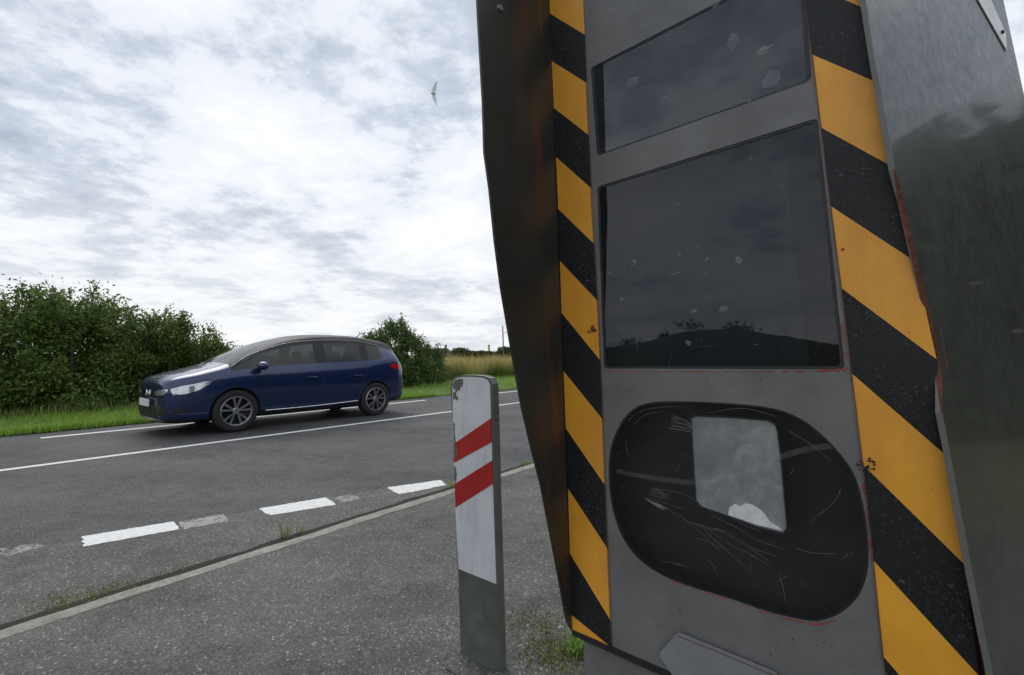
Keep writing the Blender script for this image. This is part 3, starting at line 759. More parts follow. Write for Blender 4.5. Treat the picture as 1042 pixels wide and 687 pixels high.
chips('stone_chips', [(185, 242, .008, .6, 0), (265, 210, .008, .8, 1), (227, 327, .009, .6, .4), (455, 365, .009, .5, .3), (549, 358, .009, .9, 0), (437, 465, .008, .7, -.6), (599, 203, .006, 1.3, .4),
                      (360, 288, .0016, 1, 0), (466, 162, .003, .6, 0), (410, 186, .004, .7, 0), (498, 200, .004, .9, 0), (490, 244, .0035, .8, 0), (405, 26, .004, .9, .5), (284, 243, .002, 1, 0), (655, 470, .003, .5, 0),
                      (865, 342, .003, .5, 0), (272, 373, .002, .6, 0), (205, 474, .002, 1, 0), (460, -165, .005, .7, .3), (635, -120, .006, .5, .7), (640, -75, .002, 1, 0), (300, -60, .002, 1, 0), (740, -30, .003, .7, 0)], m_chip, wm, z7)
z6 = lambda x, y: FU(740+x/3.123, y/3.123)
chips('stone_chips', [(115, 160, .013, .7, .3), (135, 150, .006, .7, .3), (70, 322, .004, 1, 0), (60, 318, .003, 1, 0), (-35, 12, .010, .6, .8), (-200, 310, .004, 1, 0)], m_chip, wt, z6)
m_ring = scratchmat('ring_smear', (.42, .42, .44), .30)
chips('smear', [(137, 250, .020, .85, .6), (-300, 260, .016, .9, 0), (20, 130, .012, 1.5, 0)], m_ring, wt, z6, -.0014)
# primer red showing at window sills, rust chips on the paint
def rb(name, lines, m, off, parent=cab, conv=FU): return ribbons(name, lines, m, parent, off, conv)
rb('bare_edge', [(((614, 377.5), (700, 378.6), (800, 378.2), (862, 377.2)), .0022), (((780, 378), (830, 377.5), (861, 376)), .004), (((861.5, 376), (859, 350), (856.5, 330)), .003)], m_red, .0008)
rb('bare_edge', [(tuple((560+x/2.239, 380+y/2.239) for x, y in ((475, 541), (520, 553), (565, 564), (615, 571), (650, 560))), .0035), (tuple((560+x/2.239, 380+y/2.239) for x, y in ((712, 250), (722, 310), (728, 380), (733, 430))), .003),
                 (tuple((560+x/2.239, 380+y/2.239) for x, y in ((250, 462), (330, 492), (400, 513), (470, 538))), .0022)], m_red, .0008)
rb('rust_line', [(tuple((x+.6, y) for x, y in Rin_px), .0014), (tuple((x-.3, y) for x, y in Lin_px[1:]), .0014)], m_rust, .0042)
chips('rust_chip', [(603.5, 334, .009, .55, 1.2), (600, 338, .005, .5, 2.6), (606, 336, .006, .7, 0)], m_rust, cab, FU, .0046)
chips('rust_chip', [(857.5, 254, .0035, .8, 0)], m_red, cab, FU, .0046)
chips('rust_chip', [(878+random.uniform(-6, 12), 473+random.uniform(-7, 7), random.uniform(.0008, .0022), 1, 0) for _ in range(26)], m_black, cab, FU, .0046)
chips('paint_fleck', [(random.uniform(615, 880), random.choice([random.uniform(380, 400), random.uniform(620, 680)]), random.uniform(.0006, .0016), random.uniform(.5, 1), 0) for _ in range(40)], m_black, cab, FU, .0012)
chips('paint_fleck', [(random.uniform(612, 820), random.uniform(392, 398)-(0), random.uniform(.001, .0028), .3, 0) for _ in range(8)], m_rust, cab, FU, .0012)

# left wing: thick plate standing forward of the face, front edge tapering towards the bottom
la, lb = F3(*Lo[0]), F3(*Lo[-1]); lwn = (la-lb).cross(fn).normalized()
if lwn.dot(fh) < 0: lwn = -lwn                               # points to the right (towards the face)
wing_px = [(487, 17.6), (492, 105), (493.4, 154), (498.6, 192), (504, 245), (510, 291), (521.6, 359), (531, 412), (541, 455), (551, 494), (565, 566), (577, 632), (581.5, 640)]
wp = [hit(x, y, la, lwn) for x, y in wing_px]
d0 = (wp[0]-la).dot(fn)
topz = la.z
wtop = wp[0]+(wp[0]-wp[2])*((topz-wp[0].z)/(wp[0].z-wp[2].z))
back_t, back_b = la-fn*.62, lb-fn*.62
plate3('side_wing', [wtop]+wp+[lb+Vector((0,0,-.004)), back_b, back_t], [], -lwn*.006, lw.m, cab)['label'] = 'dark left wing plate with rust run inside'
# bolt heads on the wing
def bolt(p, n, r, parent, m):
    bmx = bmesh.new(); bmesh.ops.create_cone(bmx, cap_ends=True, segments=6, radius1=r, radius2=r*.85, depth=r*.8)
    M_ = Matrix.Translation(p+n*r*.38) @ n.to_track_quat('Z', 'Y').to_matrix().to_4x4(); bmesh.ops.transform(bmx, matrix=M_, verts=bmx.verts)
    return bmobj('bolt', bmx, m, parent)
m_bolt = simple('zinc_bolt', (.35, .34, .32), .4, metal=.8)
bolt(hit(508, 9, la, lwn), lwn, .009, cab, m_bolt)

# right side panel: bent steel sheet running back from the face
RD_ = Vector((.872, .49, 0)).normalized()
pa_ = hit(880, 0, P0+fn*.022, fn); pb_ = hit(1006, 669, P0+fn*.022, fn)
rl = (pa_-pb_).normalized(); rn_ = rl.cross(RD_).normalized()
if rn_.dot(Vector((1, -1, 0))) < 0: rn_ = -rn_
fe_px = [(880, 0), (889, 60), (904, 140), (910, 172), (919, 205), (930, 255), (944, 312), (955, 362), (957.5, 385), (958, 420), (966, 462), (976, 515), (989, 585), (1000, 640), (1006, 669)]
fe = [hit(x, y, pa_, rn_) for x, y in fe_px]
def alongl(a, b, z): t = (z-a.z)/(b.z-a.z); return a+(b-a)*t
zt_, zb_ = P0.z+VT, P0.z+VB
fe = [alongl(fe[0], fe[-1], zt_)]+fe+[alongl(fe[0], fe[-1], zb_-.0)]
be1, be2 = hit(1021, 0, pa_, rn_), hit(1041, 92, pa_, rn_)
bt = be1+rl*((zt_-be1.z)/rl.z)*1.0; bb2 = be2+rl*((zb_-be2.z)/rl.z)
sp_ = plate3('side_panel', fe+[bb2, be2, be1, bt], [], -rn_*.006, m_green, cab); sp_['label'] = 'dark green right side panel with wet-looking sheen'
rv = []
# front lip of the panel, chipped to rust in the middle
def lip(i0, i1, m, nm, extra=.0):
    v, f = [], []
    for qi, p in enumerate(fe[i0:i1]):
        tp = math.sin(math.pi*qi/(i1-i0-1)) if extra else 1
        n0 = (fn*.6-rn_*.8).normalized()
        j = noise.noise(p*30)*.002-(extra*8 if extra else 0)*(.5+noise.noise(p*19))*tp - (0 if tp > .05 or not extra else .0075)
        v += [p+fn*(.0015+extra)+rn_*(.0012+extra*.5), p-rn_*(.008+j+extra)+fn*(.0015+extra), p-rn_*(.008+j)-fn*.004]
    for k in range(len(v)//3-1):
        for q in (0, 1): f.append((3*k+q, 3*k+q+1, 3*k+q+4, 3*k+q+3))
    return mesh(nm, v, f, m, sp_)
v, f = [], []
for p in Ro: v += [F3(p[0]-.012, p[1], -.013), F3(p[0]+.016, p[1], -.03)]
for k in range(len(Ro)-1): f.append((2*k, 2*k+1, 2*k+3, 2*k+2))
mesh('rusty_flange', v, f, m_rust, cab)
lip(0, len(fe), m_strip, 'edge_lip'); lip(4, 11, m_rust, 'rust_patch', .0004)
# data plate near the top rear corner
q = [hit(x, y, pa_+rn_*.003, rn_) for x, y in ((985, -12), (992, 0), (1008, 27), (1024, 52), (1023.5, 34), (1007, 0), (1001, -12))]
ce = hit(1005, 14, pa_+rn_*.003, rn_); dxx = RD_*.05
q1 = hit(990, -10, pa_+rn_*.003, rn_); q2 = hit(1025, 52, pa_+rn_*.003, rn_); q3 = hit(1023.5, 33, pa_+rn_*.003, rn_); q4 = hit(1004, -10, pa_+rn_*.003, rn_)
dp = plate3('data_plate', [q1, q2, q3, q4], [], -rn_*.002, simple('white_plate_enamel', (.75, .76, .76), .35), sp_)
bolt(hit(1019.5, 33, pa_+rn_*.004, rn_), rn_, .006, dp, m_black)

# body behind, roof, plinth
hv_ = []
lt, lb_ = F3(Lo[0][0]+.006, VT-.01, -.13), F3(Lo[-1][0]+.006, VB+.004, -.13)
rt, rb_ = F3(Ro[0][0]-.035, VT-.01, -.13), F3(Ro[-1][0]-.035, VB+.004, -.13)
def backp(p): return p-fn*.45
hv_ = [lb_, rb_, backp(rb_)+RD_*.05, backp(lb_), lt, rt, backp(rt)+RD_*.05, backp(lt)]
mesh('housing', hv_, [(0, 3, 2, 1), (4, 5, 6, 7), (0, 1, 5, 4), (1, 2, 6, 5), (2, 3, 7, 6), (3, 0, 4, 7)], m_green, cab)
rc = [F3(Lo[0][0]-.03, VT+.004, .05), F3(Ro[0][0]+.05, VT+.004, .05), bt+Vector((.02, .02, .004)), back_t+Vector((-.03, .02, .004))]
mesh('roof', rc+[p+Vector((0, 0, .05)) for p in rc], [(0, 3, 2, 1), (4, 5, 6, 7), (0, 1, 5, 4), (1, 2, 6, 5), (2, 3, 7, 6), (3, 0, 4, 7)], m_green, cab)
pu = FU(592, 655)[0]; pu2 = Ro[-1][0]-.04
pl = []
for z_ in (0.0, P0.z+VB-.012):
    for (u_, o_) in ((pu, -.012), (pu2, -.012), (pu2, -.5), (pu, -.5)):
        p = F3(u_, VB, o_); pl.append(Vector((p.x, p.y, z_)))
mesh('plinth', pl, [(0, 3, 2, 1), (4, 5, 6, 7), (0, 1, 5, 4), (1, 2, 6, 5), (2, 3, 7, 6), (3, 0, 4, 7)], m_face, cab)
mesh('base_flange', [F3(u_, VB+.003 if k else VB-.012, o_) for k in (0, 1) for (u_, o_) in ((Lo[-1][0], .004), (Ro[-1][0], .004), (Ro[-1][0], -.5), (Lo[-1][0], -.5))],
     [(0, 3, 2, 1), (4, 5, 6, 7), (0, 1, 5, 4), (1, 2, 6, 5), (2, 3, 7, 6), (3, 0, 4, 7)], m_rubber, cab)
# small drip ledge under the rounded window (bent plate)
hpx = [(247, 640), (290, 590), (515, 683), (545, 760), (300, 720), (262, 664)]
hp = roundpoly([FU(560+x/2.239, 380+y/2.239, .014) for x, y in hpx], .006)
hd = fplate('hatch_handle', hp, [], .014, .004, metalpaint('handle_paint', (.20, .205, .205), .45, .2, .7, .7), cab)
rb('bare_edge', [(tuple((560+x/2.239, 380+y/2.239) for x, y in ((292, 590), (400, 633), (515, 681))), .0016)], m_rust, .0148, hd)
hs = [FU(560+x/2.239, 380+y/2.239, .0) for x, y in ((268, 640), (300, 605), (500, 690), (520, 740), (300, 700))]
fplate('handle_stub', hs, [], .0095, .009, m_face, hd)

# ------------------------------------------------------------------ marker post
post = empty('marker_post', G(489, 676)); tag(post, 'leaning white marker post with two red slanted stripes and a green foot', 'marker post')
gl_, gr_ = G(469, 665.6), G(508.5, 685.5)
ph = (gr_-gl_).normalized(); pn = Vector((ph.y, -ph.x, 0)); pn = pn if pn.y < 0 else -pn
def P3(px, py, off=0.0): return hit(px, py, gl_+pn*off, pn)
m_pwhite = Mat('reflective_white'); c_ = m_pwhite.ramp(m_pwhite.noise(8, 6), [(.3, (.58, .60, .63)), (.7, (.68, .70, .73))])
c_ = m_pwhite.mix(m_pwhite.ramp(m_pwhite.noise(70, 4, .7), [(.68, 0), (.74, .6)]), c_, (.2, .2, .2)); c_ = m_pwhite.mix(m_pwhite.ramp(m_pwhite.noise(9, 6, .7, (3, 3, .5)), [(.5, 0), (.75, .45)]), c_, (.36, .35, .31)); m_pwhite.col(c_); m_pwhite.set(.45)
m_pred = simple('reflective_red', (.40, .014, .012), .45, var=.15); m_pgreen = metalpaint('post_green_grey', (.11, .125, .105), .55, .4, .3, .72)
m_prim = metalpaint('post_rim_grey', (.19, .205, .18), .5, .3)
pw = gl_+Vector((0, 0, 0)); 
ol = [(458.5, 395), (459.2, 387), (463, 383.2), (470, 381.6), (482, 381.8), (492, 382.6), (498, 385), (500.5, 391), (501.5, 420), (504, 520), (507, 620), (509, 684), (469, 664), (466.5, 590), (463, 490), (460.5, 430)]
olw = [P3(*p) for p in ol]
olw[11].z = -.01; olw[12].z = -.01
bd = plate3('board', olw, [], -pn*.045, [m_pgreen, m_prim], post)
for p_ in bd.data.polygons:
    if abs(p_.normal.dot(pn)) < .5: p_.material_index = 1
# rim and film on the front
def inset(pts, k): 
    c_ = Vector((sum(p[0] for p in pts)/len(pts), sum(p[1] for p in pts)/len(pts)))
    return [(p[0]+(c_.x-p[0])*k, p[1]+(c_.y-p[1])*k*.25) for p in pts]
def pside(y, side):
    a = [(460.2, 395), (460.9, 440), (462.5, 492), (464, 530), (467.3, 585)] if side < 0 else [(498.9, 395), (499.8, 430), (501.2, 480), (502.8, 530), (505.3, 600)]
    for p, q in zip(a, a[1:]):
        if y <= q[1] or q is a[-1]: t = (y-p[1])/(q[1]-p[1]); return p[0]+(q[0]-p[0])*t
def film(name, pts, m, label=None, off=.0015):
    return plate3(name, [P3(x, y, off) for x, y in pts], [], -pn*.001, m, post)
wt_pts = [(460.4, 394), (461, 388.5), (464.5, 385), (471, 383.6), (482, 383.8), (491, 384.4), (496.5, 387), (498.7, 392), (pside(594, 1), 594.5), (pside(579, -1), 579)]
film('white_film', [(460.4, 394), (461, 388.5), (464.5, 385), (471, 383.6), (482, 383.8), (491, 384.4), (496.5, 387), (498.7, 392), (498.9, 400), (499.8, 430), (501.2, 480), (502.8, 530), (505, 594.5), (466.8, 579), (464, 530), (462.5, 492), (460.9, 440)], m_pwhite.m)
film('red_stripe', [(pside(452, -1), 452), (pside(425.5, 1), 425.5), (pside(450, 1), 450), (pside(471, -1), 471)], m_pred, off=.003)
film('red_stripe', [(pside(492.5, -1), 492.5), (pside(468.5, 1), 468.5), (pside(492.5, 1), 492.5), (pside(516.5, -1), 516.5)], m_pred, off=.003)
# scraped film at the top-left corner and edge
def blob(pts, m, nm='scrape', off=.0036): return film(nm, pts, m, off=off)
blob([(460.6, 391), (463, 387), (467, 385.5), (470, 386), (469, 389), (470.5, 392), (468, 394.5), (467.5, 398), (465.5, 396.5), (464, 399.5), (463.2, 395), (461.5, 397)], m_pgreen)
blob([(461, 400), (463.5, 398), (464, 403), (466, 404), (465, 408), (463, 405.5), (461.2, 407)], m_pgreen)
blob([(469.5, 387), (471, 385.5), (470.8, 391), (469.8, 393)], m_pgreen)
blob([(461.2, 430), (462.3, 431), (462.2, 440), (463.8, 452), (465.5, 458), (464.5, 464), (463, 470), (461.7, 460)], m_pgreen)
blob([(462, 474), (463.5, 476), (464.5, 484), (463.2, 492), (462.3, 488)], m_pgreen)
for _ in range(16):
    x, y = random.uniform(463, 497), random.uniform(395, 575); r = random.uniform(.15, .45)
    blob([(x-r, y), (x, y-r*1.4), (x+r, y), (x, y+r)], m_pgreen, 'fleck', .0042)
bp = P3(503, 424, -.03); bolt(bp+ph*.012, ph, .010, post, m_bolt)
# patched footing around the post
v, f = [], []; ctr = (gl_+gr_)/2-pn*.02
for k in range(40):
    t = 2*math.pi*k/40; rr = 1+.25*noise.noise(Vector((math.cos(t)*2, math.sin(t)*2, 5)))
    v.append(ctr+ph*math.cos(t)*.22*rr+pn*math.sin(t)*.13*rr+Vector((0, 0, .004)))
f.append(tuple(range(40)))
fo = mesh('post_footing', v, f, asphalt('footing_mortar', (.04, .038, .035), (.10, .10, .095), (.17, .165, .155), True)); tag(fo, kind='structure')

# ------------------------------------------------------------------ car
def carpaint():
    m = Mat('dark_blue_car_paint'); m.col((.007, .021, .088)); m.b.inputs['Metallic'].default_value = .4; m.b.inputs['Roughness'].default_value = .32
    m.b.inputs['Coat Weight'].default_value = 1.0; m.b.inputs['Coat Roughness'].default_value = .04; return m.m
m_car = carpaint(); m_plastic = simple('black_plastic', (.015, .015, .016), .55); m_tyre = simple('tyre_rubber', (.02, .02, .02), .85, bump=.3)
m_alloy = simple('alloy', (.42, .43, .45), .28, metal=.9); m_chrome = simple('chrome', (.75, .76, .78), .12, metal=1.0); m_lampw = simple('headlight_glass', (.55, .58, .62), .08, metal=.6, coat=1)
m_lampr = simple('tail_lamp_red', (.45, .01, .012), .15, coat=1); m_plate = simple('number_plate_white', (.78, .78, .76), .4); m_seat = simple('dark_seat_cloth', (.03, .03, .033), .9)
cg = Mat('car_glass'); gl = cg.n('ShaderNodeBsdfGlossy'); gl.inputs['Roughness'].default_value = .01; tr = cg.n('ShaderNodeBsdfTransparent'); tr.inputs[0].default_value = (.16, .18, .19, 1)
fr = cg.n('ShaderNodeFresnel'); fr.inputs[0].default_value = 1.7; ms = cg.n('ShaderNodeMixShader'); ge = cg.n('ShaderNodeNewGeometry'); cg.l(cg.math('MULTIPLY', fr.outputs[0], cg.math('SUBTRACT', 1.0, ge.outputs['Backfacing'])), ms.inputs[0]); cg.l(tr.outputs[0], ms.inputs[1]); cg.l(gl.outputs[0], ms.inputs[2]); cg.l(ms.outputs[0], cg.o.inputs[0])
cw_ = cg.m.copy(); cw_.name = 'windscreen_glass'
for nd in cw_.node_tree.nodes:
    if nd.type == 'FRESNEL': nd.inputs[0].default_value = 2.3
CARX, CARO = 4.60, 8.66+.915
cp = rp(CARX, CARO, ROAD_Z); ang = math.atan2(-RD.y, -RD.x)
car = empty('car', cp, ang); tag(car, 'dark blue compact family car driving left along the road', 'car')
#        x     w    zb   z3   z4   z5   z6   w7   z7    w8   z8    z9
ST = [( 2.30, .52, .32, .40, .58, .70, .76, .42, .78, .26, .785, .79),
      ( 2.28, .68, .24, .37, .57, .74, .80, .55, .83, .36, .84, .845),
      ( 2.20, .79, .21, .37, .60, .78, .85, .63, .88, .42, .895, .90),
      ( 2.00, .87, .20, .42, .63, .82, .90, .70, .935, .46, .95, .96),
      ( 1.75, .90, .20, .45, .66, .83, .92, .73, .965, .50, .985, .995),
      ( 1.40, .92, .20, .48, .70, .87, .965, .76, 1.02, .53, 1.045, 1.055),
      ( 1.15, .925, .20, .48, .71, .89, .985, .775, 1.055, .60, 1.08, 1.09),
      ( .85, .925, .20, .48, .71, .90, .995, .745, 1.20, .655, 1.235, 1.265),
      ( .50, .925, .20, .48, .71, .91, 1.005, .705, 1.355, .625, 1.405, 1.44),
      ( .20, .925, .20, .48, .71, .92, 1.015, .68, 1.45, .60, 1.52, 1.555),
      (-.16, .925, .20, .48, .71, .93, 1.025, .67, 1.50, .585, 1.58, 1.615),
      (-.24, .925, .20, .48, .71, .93, 1.03, .67, 1.505, .585, 1.585, 1.62),
      (-.75, .925, .20, .48, .71, .94, 1.045, .665, 1.515, .58, 1.60, 1.635),
      (-1.12, .92, .20, .48, .72, .955, 1.065, .66, 1.50, .575, 1.59, 1.625),
      (-1.20, .92, .20, .48, .72, .96, 1.07, .66, 1.495, .57, 1.585, 1.62),
      (-1.62, .905, .22, .48, .73, 1.00, 1.14, .655, 1.41, .56, 1.54, 1.58),
      (-1.90, .885, .24, .48, .74, 1.02, 1.19, .65, 1.35, .55, 1.50, 1.545),
      (-2.02, .87, .26, .48, .74, 1.02, 1.17, .65, 1.29, .54, 1.465, 1.51),
      (-2.06, .86, .26, .48, .74, 1.01, 1.15, .66, 1.25, .53, 1.39, 1.42),
      (-2.17, .83, .28, .46, .73, .97, 1.06, .66, 1.09, .50, 1.11, 1.12),
      (-2.23, .78, .30, .45, .68, .88, .94, .62, .955, .45, .965, .97),
      (-2.26, .60, .36, .46, .62, .76, .80, .46, .81, .32, .815, .82)]
def cz(z): return z if z < .45 else .45+(z-.45)*1.135
def cx(x): return x+.14 if x > 1.9 else (x+.36*max(0, min(1, (x+.4)/1.2)) if x < 1.3 else x+.36-.22*(x-1.3)/.6)
ring = []
for (x, w_, zb, z3, z4, z5, z6, w7, z7_, w8, z8_, z9) in ST:
    xw = x; x = cx(x); z4, z5, z6, z7_, z8_, z9 = map(cz, (z4, z5, z6, z7_, z8_, z9))
    ring.append([(x, 0, zb), (x, w_-.12, zb), (x, w_-.035, zb+.07), (x, w_-.01, z3), (x, w_, z4), (x, w_-.015, z5), (x, w_-.055 if z6 > .9 else w_-.05, z6), (x, w7, z7_), (x, w8, z8_), (x, 0, z9)])
NRg = 10; verts = []; idx = {}
for i, r_ in enumerate(ring):
    for j, p in enumerate(r_):
        idx[i, j, 1] = len(verts); verts.append(p)
        if 0 < j < NRg-1: idx[i, j, -1] = len(verts); verts.append((p[0], -p[1], p[2]))
        else: idx[i, j, -1] = idx[i, j, 1]
faces, mi = [], []
xs = [r_[0] for r_ in ST]
for i in range(len(ST)-1):
    xa, xb = xs[i], xs[i+1]
    for j in range(NRg-1):
        m_ = 0
        if j == 6 and xa <= 1.16 and xb >= -1.63 and not (xa == -.16) and not (xa == -1.12): m_ = 1
        if j == 6 and xa == -.16: m_ = 3
        if j == 6 and xa == -1.12: m_ = 3
        if j == 8 and xa <= 1.16 and xb >= .19: m_ = 2
        if j == 8 and xa <= -2.05 and xb >= -2.18: m_ = 4
        if j <= 1: m_ = 3
        if m_ == 0 and xb >= -2.05 and xa <= 1.16 and (j == 7 or j == 8): m_ = 5
        for sg in (1, -1):
            q = (idx[i, j, sg], idx[i+1, j, sg], idx[i+1, j+1, sg], idx[i, j+1, sg])
            faces.append(q if sg == -1 else tuple(reversed(q))); mi.append(m_)
for i, rev in ((0, False), (len(ST)-1, True)):
    for j in range(NRg-1):
        if j == 0: q = [idx[i, 0, 1], idx[i, 1, 1], idx[i, 1, -1]]
        elif j == NRg-2: q = [idx[i, j, 1], idx[i, j+1, 1], idx[i, j, -1]]
        else: q = [idx[i, j, 1], idx[i, j+1, 1], idx[i, j+1, -1], idx[i, j, -1]]
        faces.append(tuple(reversed(q)) if rev else tuple(q)); mi.append(0)
tmp = mesh('tmp_body', verts, faces, [m_car, cg.m, cw_, m_plastic, cg.m, simple('dark_roof_paint', (.006, .012, .034), .30, spec=.22, var=.05)], None, mi, True)
bmx = bmesh.new(); bmx.from_mesh(tmp.data); bmesh.ops.recalc_face_normals(bmx, faces=bmx.faces); bmx.to_mesh(tmp.data); bmx.free()
ss = tmp.modifiers.new('s', 'SUBSURF'); ss.levels = 2; ss.render_levels = 2
cutters = []
WB = (1.405, -1.405)
for ax in WB:
    for sg in (1, -1):
        bmx = bmesh.new(); bmesh.ops.create_cone(bmx, cap_ends=True, segments=40, radius1=.40, radius2=.40, depth=.34)
        bmesh.ops.rotate(bmx, verts=bmx.verts, cent=(0, 0, 0), matrix=Matrix.Rotation(math.pi/2, 3, 'X')); bmesh.ops.translate(bmx, verts=bmx.verts, vec=(ax, sg*.84, .365))
        co = bmobj('cutter', bmx, m_plastic); cutters.append(co)
        md = tmp.modifiers.new('b', 'BOOLEAN'); md.operation = 'DIFFERENCE'; md.object = co; md.solver = 'EXACT'
        try: md.material_mode = 'TRANSFER'
        except Exception: pass
dg = bpy.context.evaluated_depsgraph_get(); ev = tmp.evaluated_get(dg); full = bpy.data.meshes.new_from_object(ev)
bodybvh = BVHTree.FromPolygons([v_.co.copy() for v_ in full.vertices], [tuple(p.vertices) for p in full.polygons])
mlist = list(full.materials)
def extract(name, sel, parent=car):
    vm_, v, f, mm, names = {}, [], [], [], []
    for p in full.polygons:
        if not sel(p): continue
        q = []
        for k in p.vertices:
            if k not in vm_: vm_[k] = len(v); v.append(full.vertices[k].co.copy())
            q.append(vm_[k])
        f.append(tuple(q)); nm = mlist[p.material_index] if p.material_index < len(mlist) else m_plastic
        if nm not in names: names.append(nm)
        mm.append(names.index(nm))
    o = mesh(name, v, f, names, parent, mm, True, world=False)
    return o
body = extract('body', lambda p: p.material_index not in (1, 2, 4))
extract('windscreen', lambda p: p.material_index == 2)
extract('rear_window', lambda p: p.material_index == 4)
for sg in (1, -1):
    extract('side_window', lambda p, s_=sg: p.material_index == 1 and p.center.y*s_ > 0 and p.center.x > -.20)
    extract('side_window', lambda p, s_=sg: p.material_index == 1 and p.center.y*s_ > 0 and -1.15 < p.center.x <= -.20)
    extract('quarter_window', lambda p, s_=sg: p.material_index == 1 and p.center.y*s_ > 0 and p.center.x <= -1.15)
try:
    bpy.data.objects.remove(tmp)
    for co in cutters: bpy.data.objects.remove(co)
except Exception as ex: print(ex)

def proj(p, d):
    h = bodybvh.ray_cast(Vector(p), Vector(d)); return h
def decal(name, pts2, axis, sg, m, off=.004, n=10, parent=car):
    """outline in (x,z) seen from the side, or (y,z) from front/back; grid-filled and pressed on to the body"""
    loop = [Vector((p[0], p[1], 0)) for p in pts2]
    xs_ = [p.x for p in loop]; ys_ = [p.y for p in loop]
    bmx = bmesh.new(); vs = [bmx.verts.new(p) for p in loop]; fc = bmx.faces.new(vs)
    bmesh.ops.triangulate(bmx, faces=[fc]); 
    for _ in range(3): bmesh.ops.subdivide_edges(bmx, edges=[e_ for e_ in bmx.edges if e_.calc_length() > .05], cuts=1, use_grid_fill=True)
    bmesh.ops.triangulate(bmx, faces=bmx.faces)
    for v_ in bmx.verts:
        a, b = v_.co.x, cz(v_.co.y)
        if axis == 'side': a = cx(a)
        if axis == 'side': h = proj((a, 2*sg, b), (0, -sg, 0))
        elif axis == 'corner':   # a is measured along a 45 degree view of the front corner
            o_ = Vector((2.6, sg*2.2, b)); d_ = Vector((-.8, -sg*.6, 0)).normalized(); side_ = Vector((-d_.y, d_.x, 0)); o_ = Vector((1.9, sg*.72, b))-d_*2+side_*a*sg; h = proj(o_, d_)
        else: h = proj((sg*3, a, b), (-sg, 0, 0))
        if h[0] is not None:
            nn = h[1]; v_.co = h[0]+nn*off*(1 if nn.dot(Vector((a if axis != 'side' else h[0].x, sg if axis == 'side' else 0, 0))) > -9 else -1)
        else: v_.co = Vector((0, 0, .6))
    return bmobj(name, bmx, m, parent, True, world=False)
# side lines and trims (drawn as thin tubes pressed on the body)
def ptube(name, pts, r, m, sg, parent=car, off=0.0):
    c_ = []
    for a, b in crv(pts, 8):
        a, b = cx(a), cz(b); h = proj((a, 2*sg, b), (0, -sg, 0))
        if h[0] is not None: c_.append(h[0]+Vector((0, sg*off, 0)))
    v, f = [], []; tube(v, f, c_, r, r, 6); return mesh(name, v, f, m, parent, None, True, world=False)
for sg in (1, -1):
    ptube('door_gap', ((.64, .93), (.62, .7), (.59, .42), (.57, .27)), .005, m_plastic, sg); ptube('door_gap', ((-.2, 1.0), (-.2, .7), (-.2, .3)), .005, m_plastic, sg)
    ptube('door_gap', ((-1.17, 1.04), (-1.1, .8), (-.98, .6), (-.93, .33)), .005, m_plastic, sg)
    ptube('sill_trim', ((.62, .33), (0, .33), (-.95, .36)), .013, m_chrome, sg, off=.004)
    decal('sill_cladding', [(.64, .22), (.64, .29), (0, .30), (-1.0, .32), (-1.0, .24)], 'side', sg, m_plastic, .003)
    ptube('window_trim', ((1.12, 1.045), (.85, 1.20), (.5, 1.355), (.2, 1.445), (-.2, 1.495), (-.75, 1.51), (-1.2, 1.485), (-1.6, 1.41), (-1.85, 1.28)), .0045, m_chrome, sg, off=.004)
    for xx in (.06, -.95):
        v, f = [], []; hh = [proj((xx+dx, 2*sg, .90+dz), (0, -sg, 0))[0]+Vector((0, sg*o_, 0)) for dx, dz, o_ in ((-.09, 0, 0), (-.07, .003, .03), (.07, .003, .03), (.09, 0, 0))]
        tube(v, f, hh, .012, .012, 6); mesh('door_handle', v, f, m_car, car, None, True, world=False)
    # mirror
    bmx = bmesh.new(); bmesh.ops.create_icosphere(bmx, subdivisions=3, radius=1)
    for v_ in bmx.verts: v_.co = Vector((v_.co.x*.075+(.03 if v_.co.x > 0 else 0), v_.co.y*.11, v_.co.z*.075)); v_.co += Vector((1.02, sg*1.02, 1.14))
    mr = bmobj('mirror', bmx, m_car, car, True, world=False)
    v, f = [], []; tube(v, f, [Vector((1.08, sg*.82, 1.07)), Vector((1.06, sg*.93, 1.10)), Vector((1.04, sg*.98, 1.12))], .028, .022, 8); mesh('mirror_arm', v, f, m_plastic, mr, None, True, world=False)
    # lamps
    decal('headlight', [(2.16, .66), (2.02, .67), (1.80, .72), (1.56, .80), (1.50, .845), (1.68, .84), (1.90, .81), (2.08, .78), (2.19, .745)], 'side', sg, m_lampw, .006)
    decal('headlight', [(sg*.36, .66), (sg*.50, .65), (sg*.68, .66), (sg*.74, .70), (sg*.74, .745), (sg*.60, .735), (sg*.40, .705)], 'front', 1, m_lampw, .006)
    decal('tail_light', [(-2.13, .93), (-1.92, .95), (-1.78, 1.00), (-1.84, 1.055), (-2.02, 1.05), (-2.10, 1.02)], 'side', sg, m_lampr, .005)
    decal('tail_light', [(sg*.30, .90), (sg*.55, .90), (sg*.76, .93), (sg*.76, 1.0), (sg*.55, 1.0), (sg*.32, .95)], 'back', -1, m_lampr, .005)
    decal('fog_lamp_surround', [(sg*.50, .34), (sg*.72, .37), (sg*.75, .45), (sg*.70, .49), (sg*.52, .42)], 'front', 1, m_plastic, .005)
    decal('fog_lamp_surround', [(2.17, .36), (2.02, .40), (1.90, .44), (2.0, .47), (2.15, .47)], 'side', sg, m_plastic, .005)
decal('grille', [(-.36, .655), (-.2, .645), (0, .64), (.2, .645), (.36, .655), (.34, .70), (0, .69), (-.34, .70)], 'front', 1, m_chrome, .006)
decal('lower_grille', [(-.48, .32), (.48, .32), (.42, .47), (-.42, .47)], 'front', 1, m_plastic, .005)
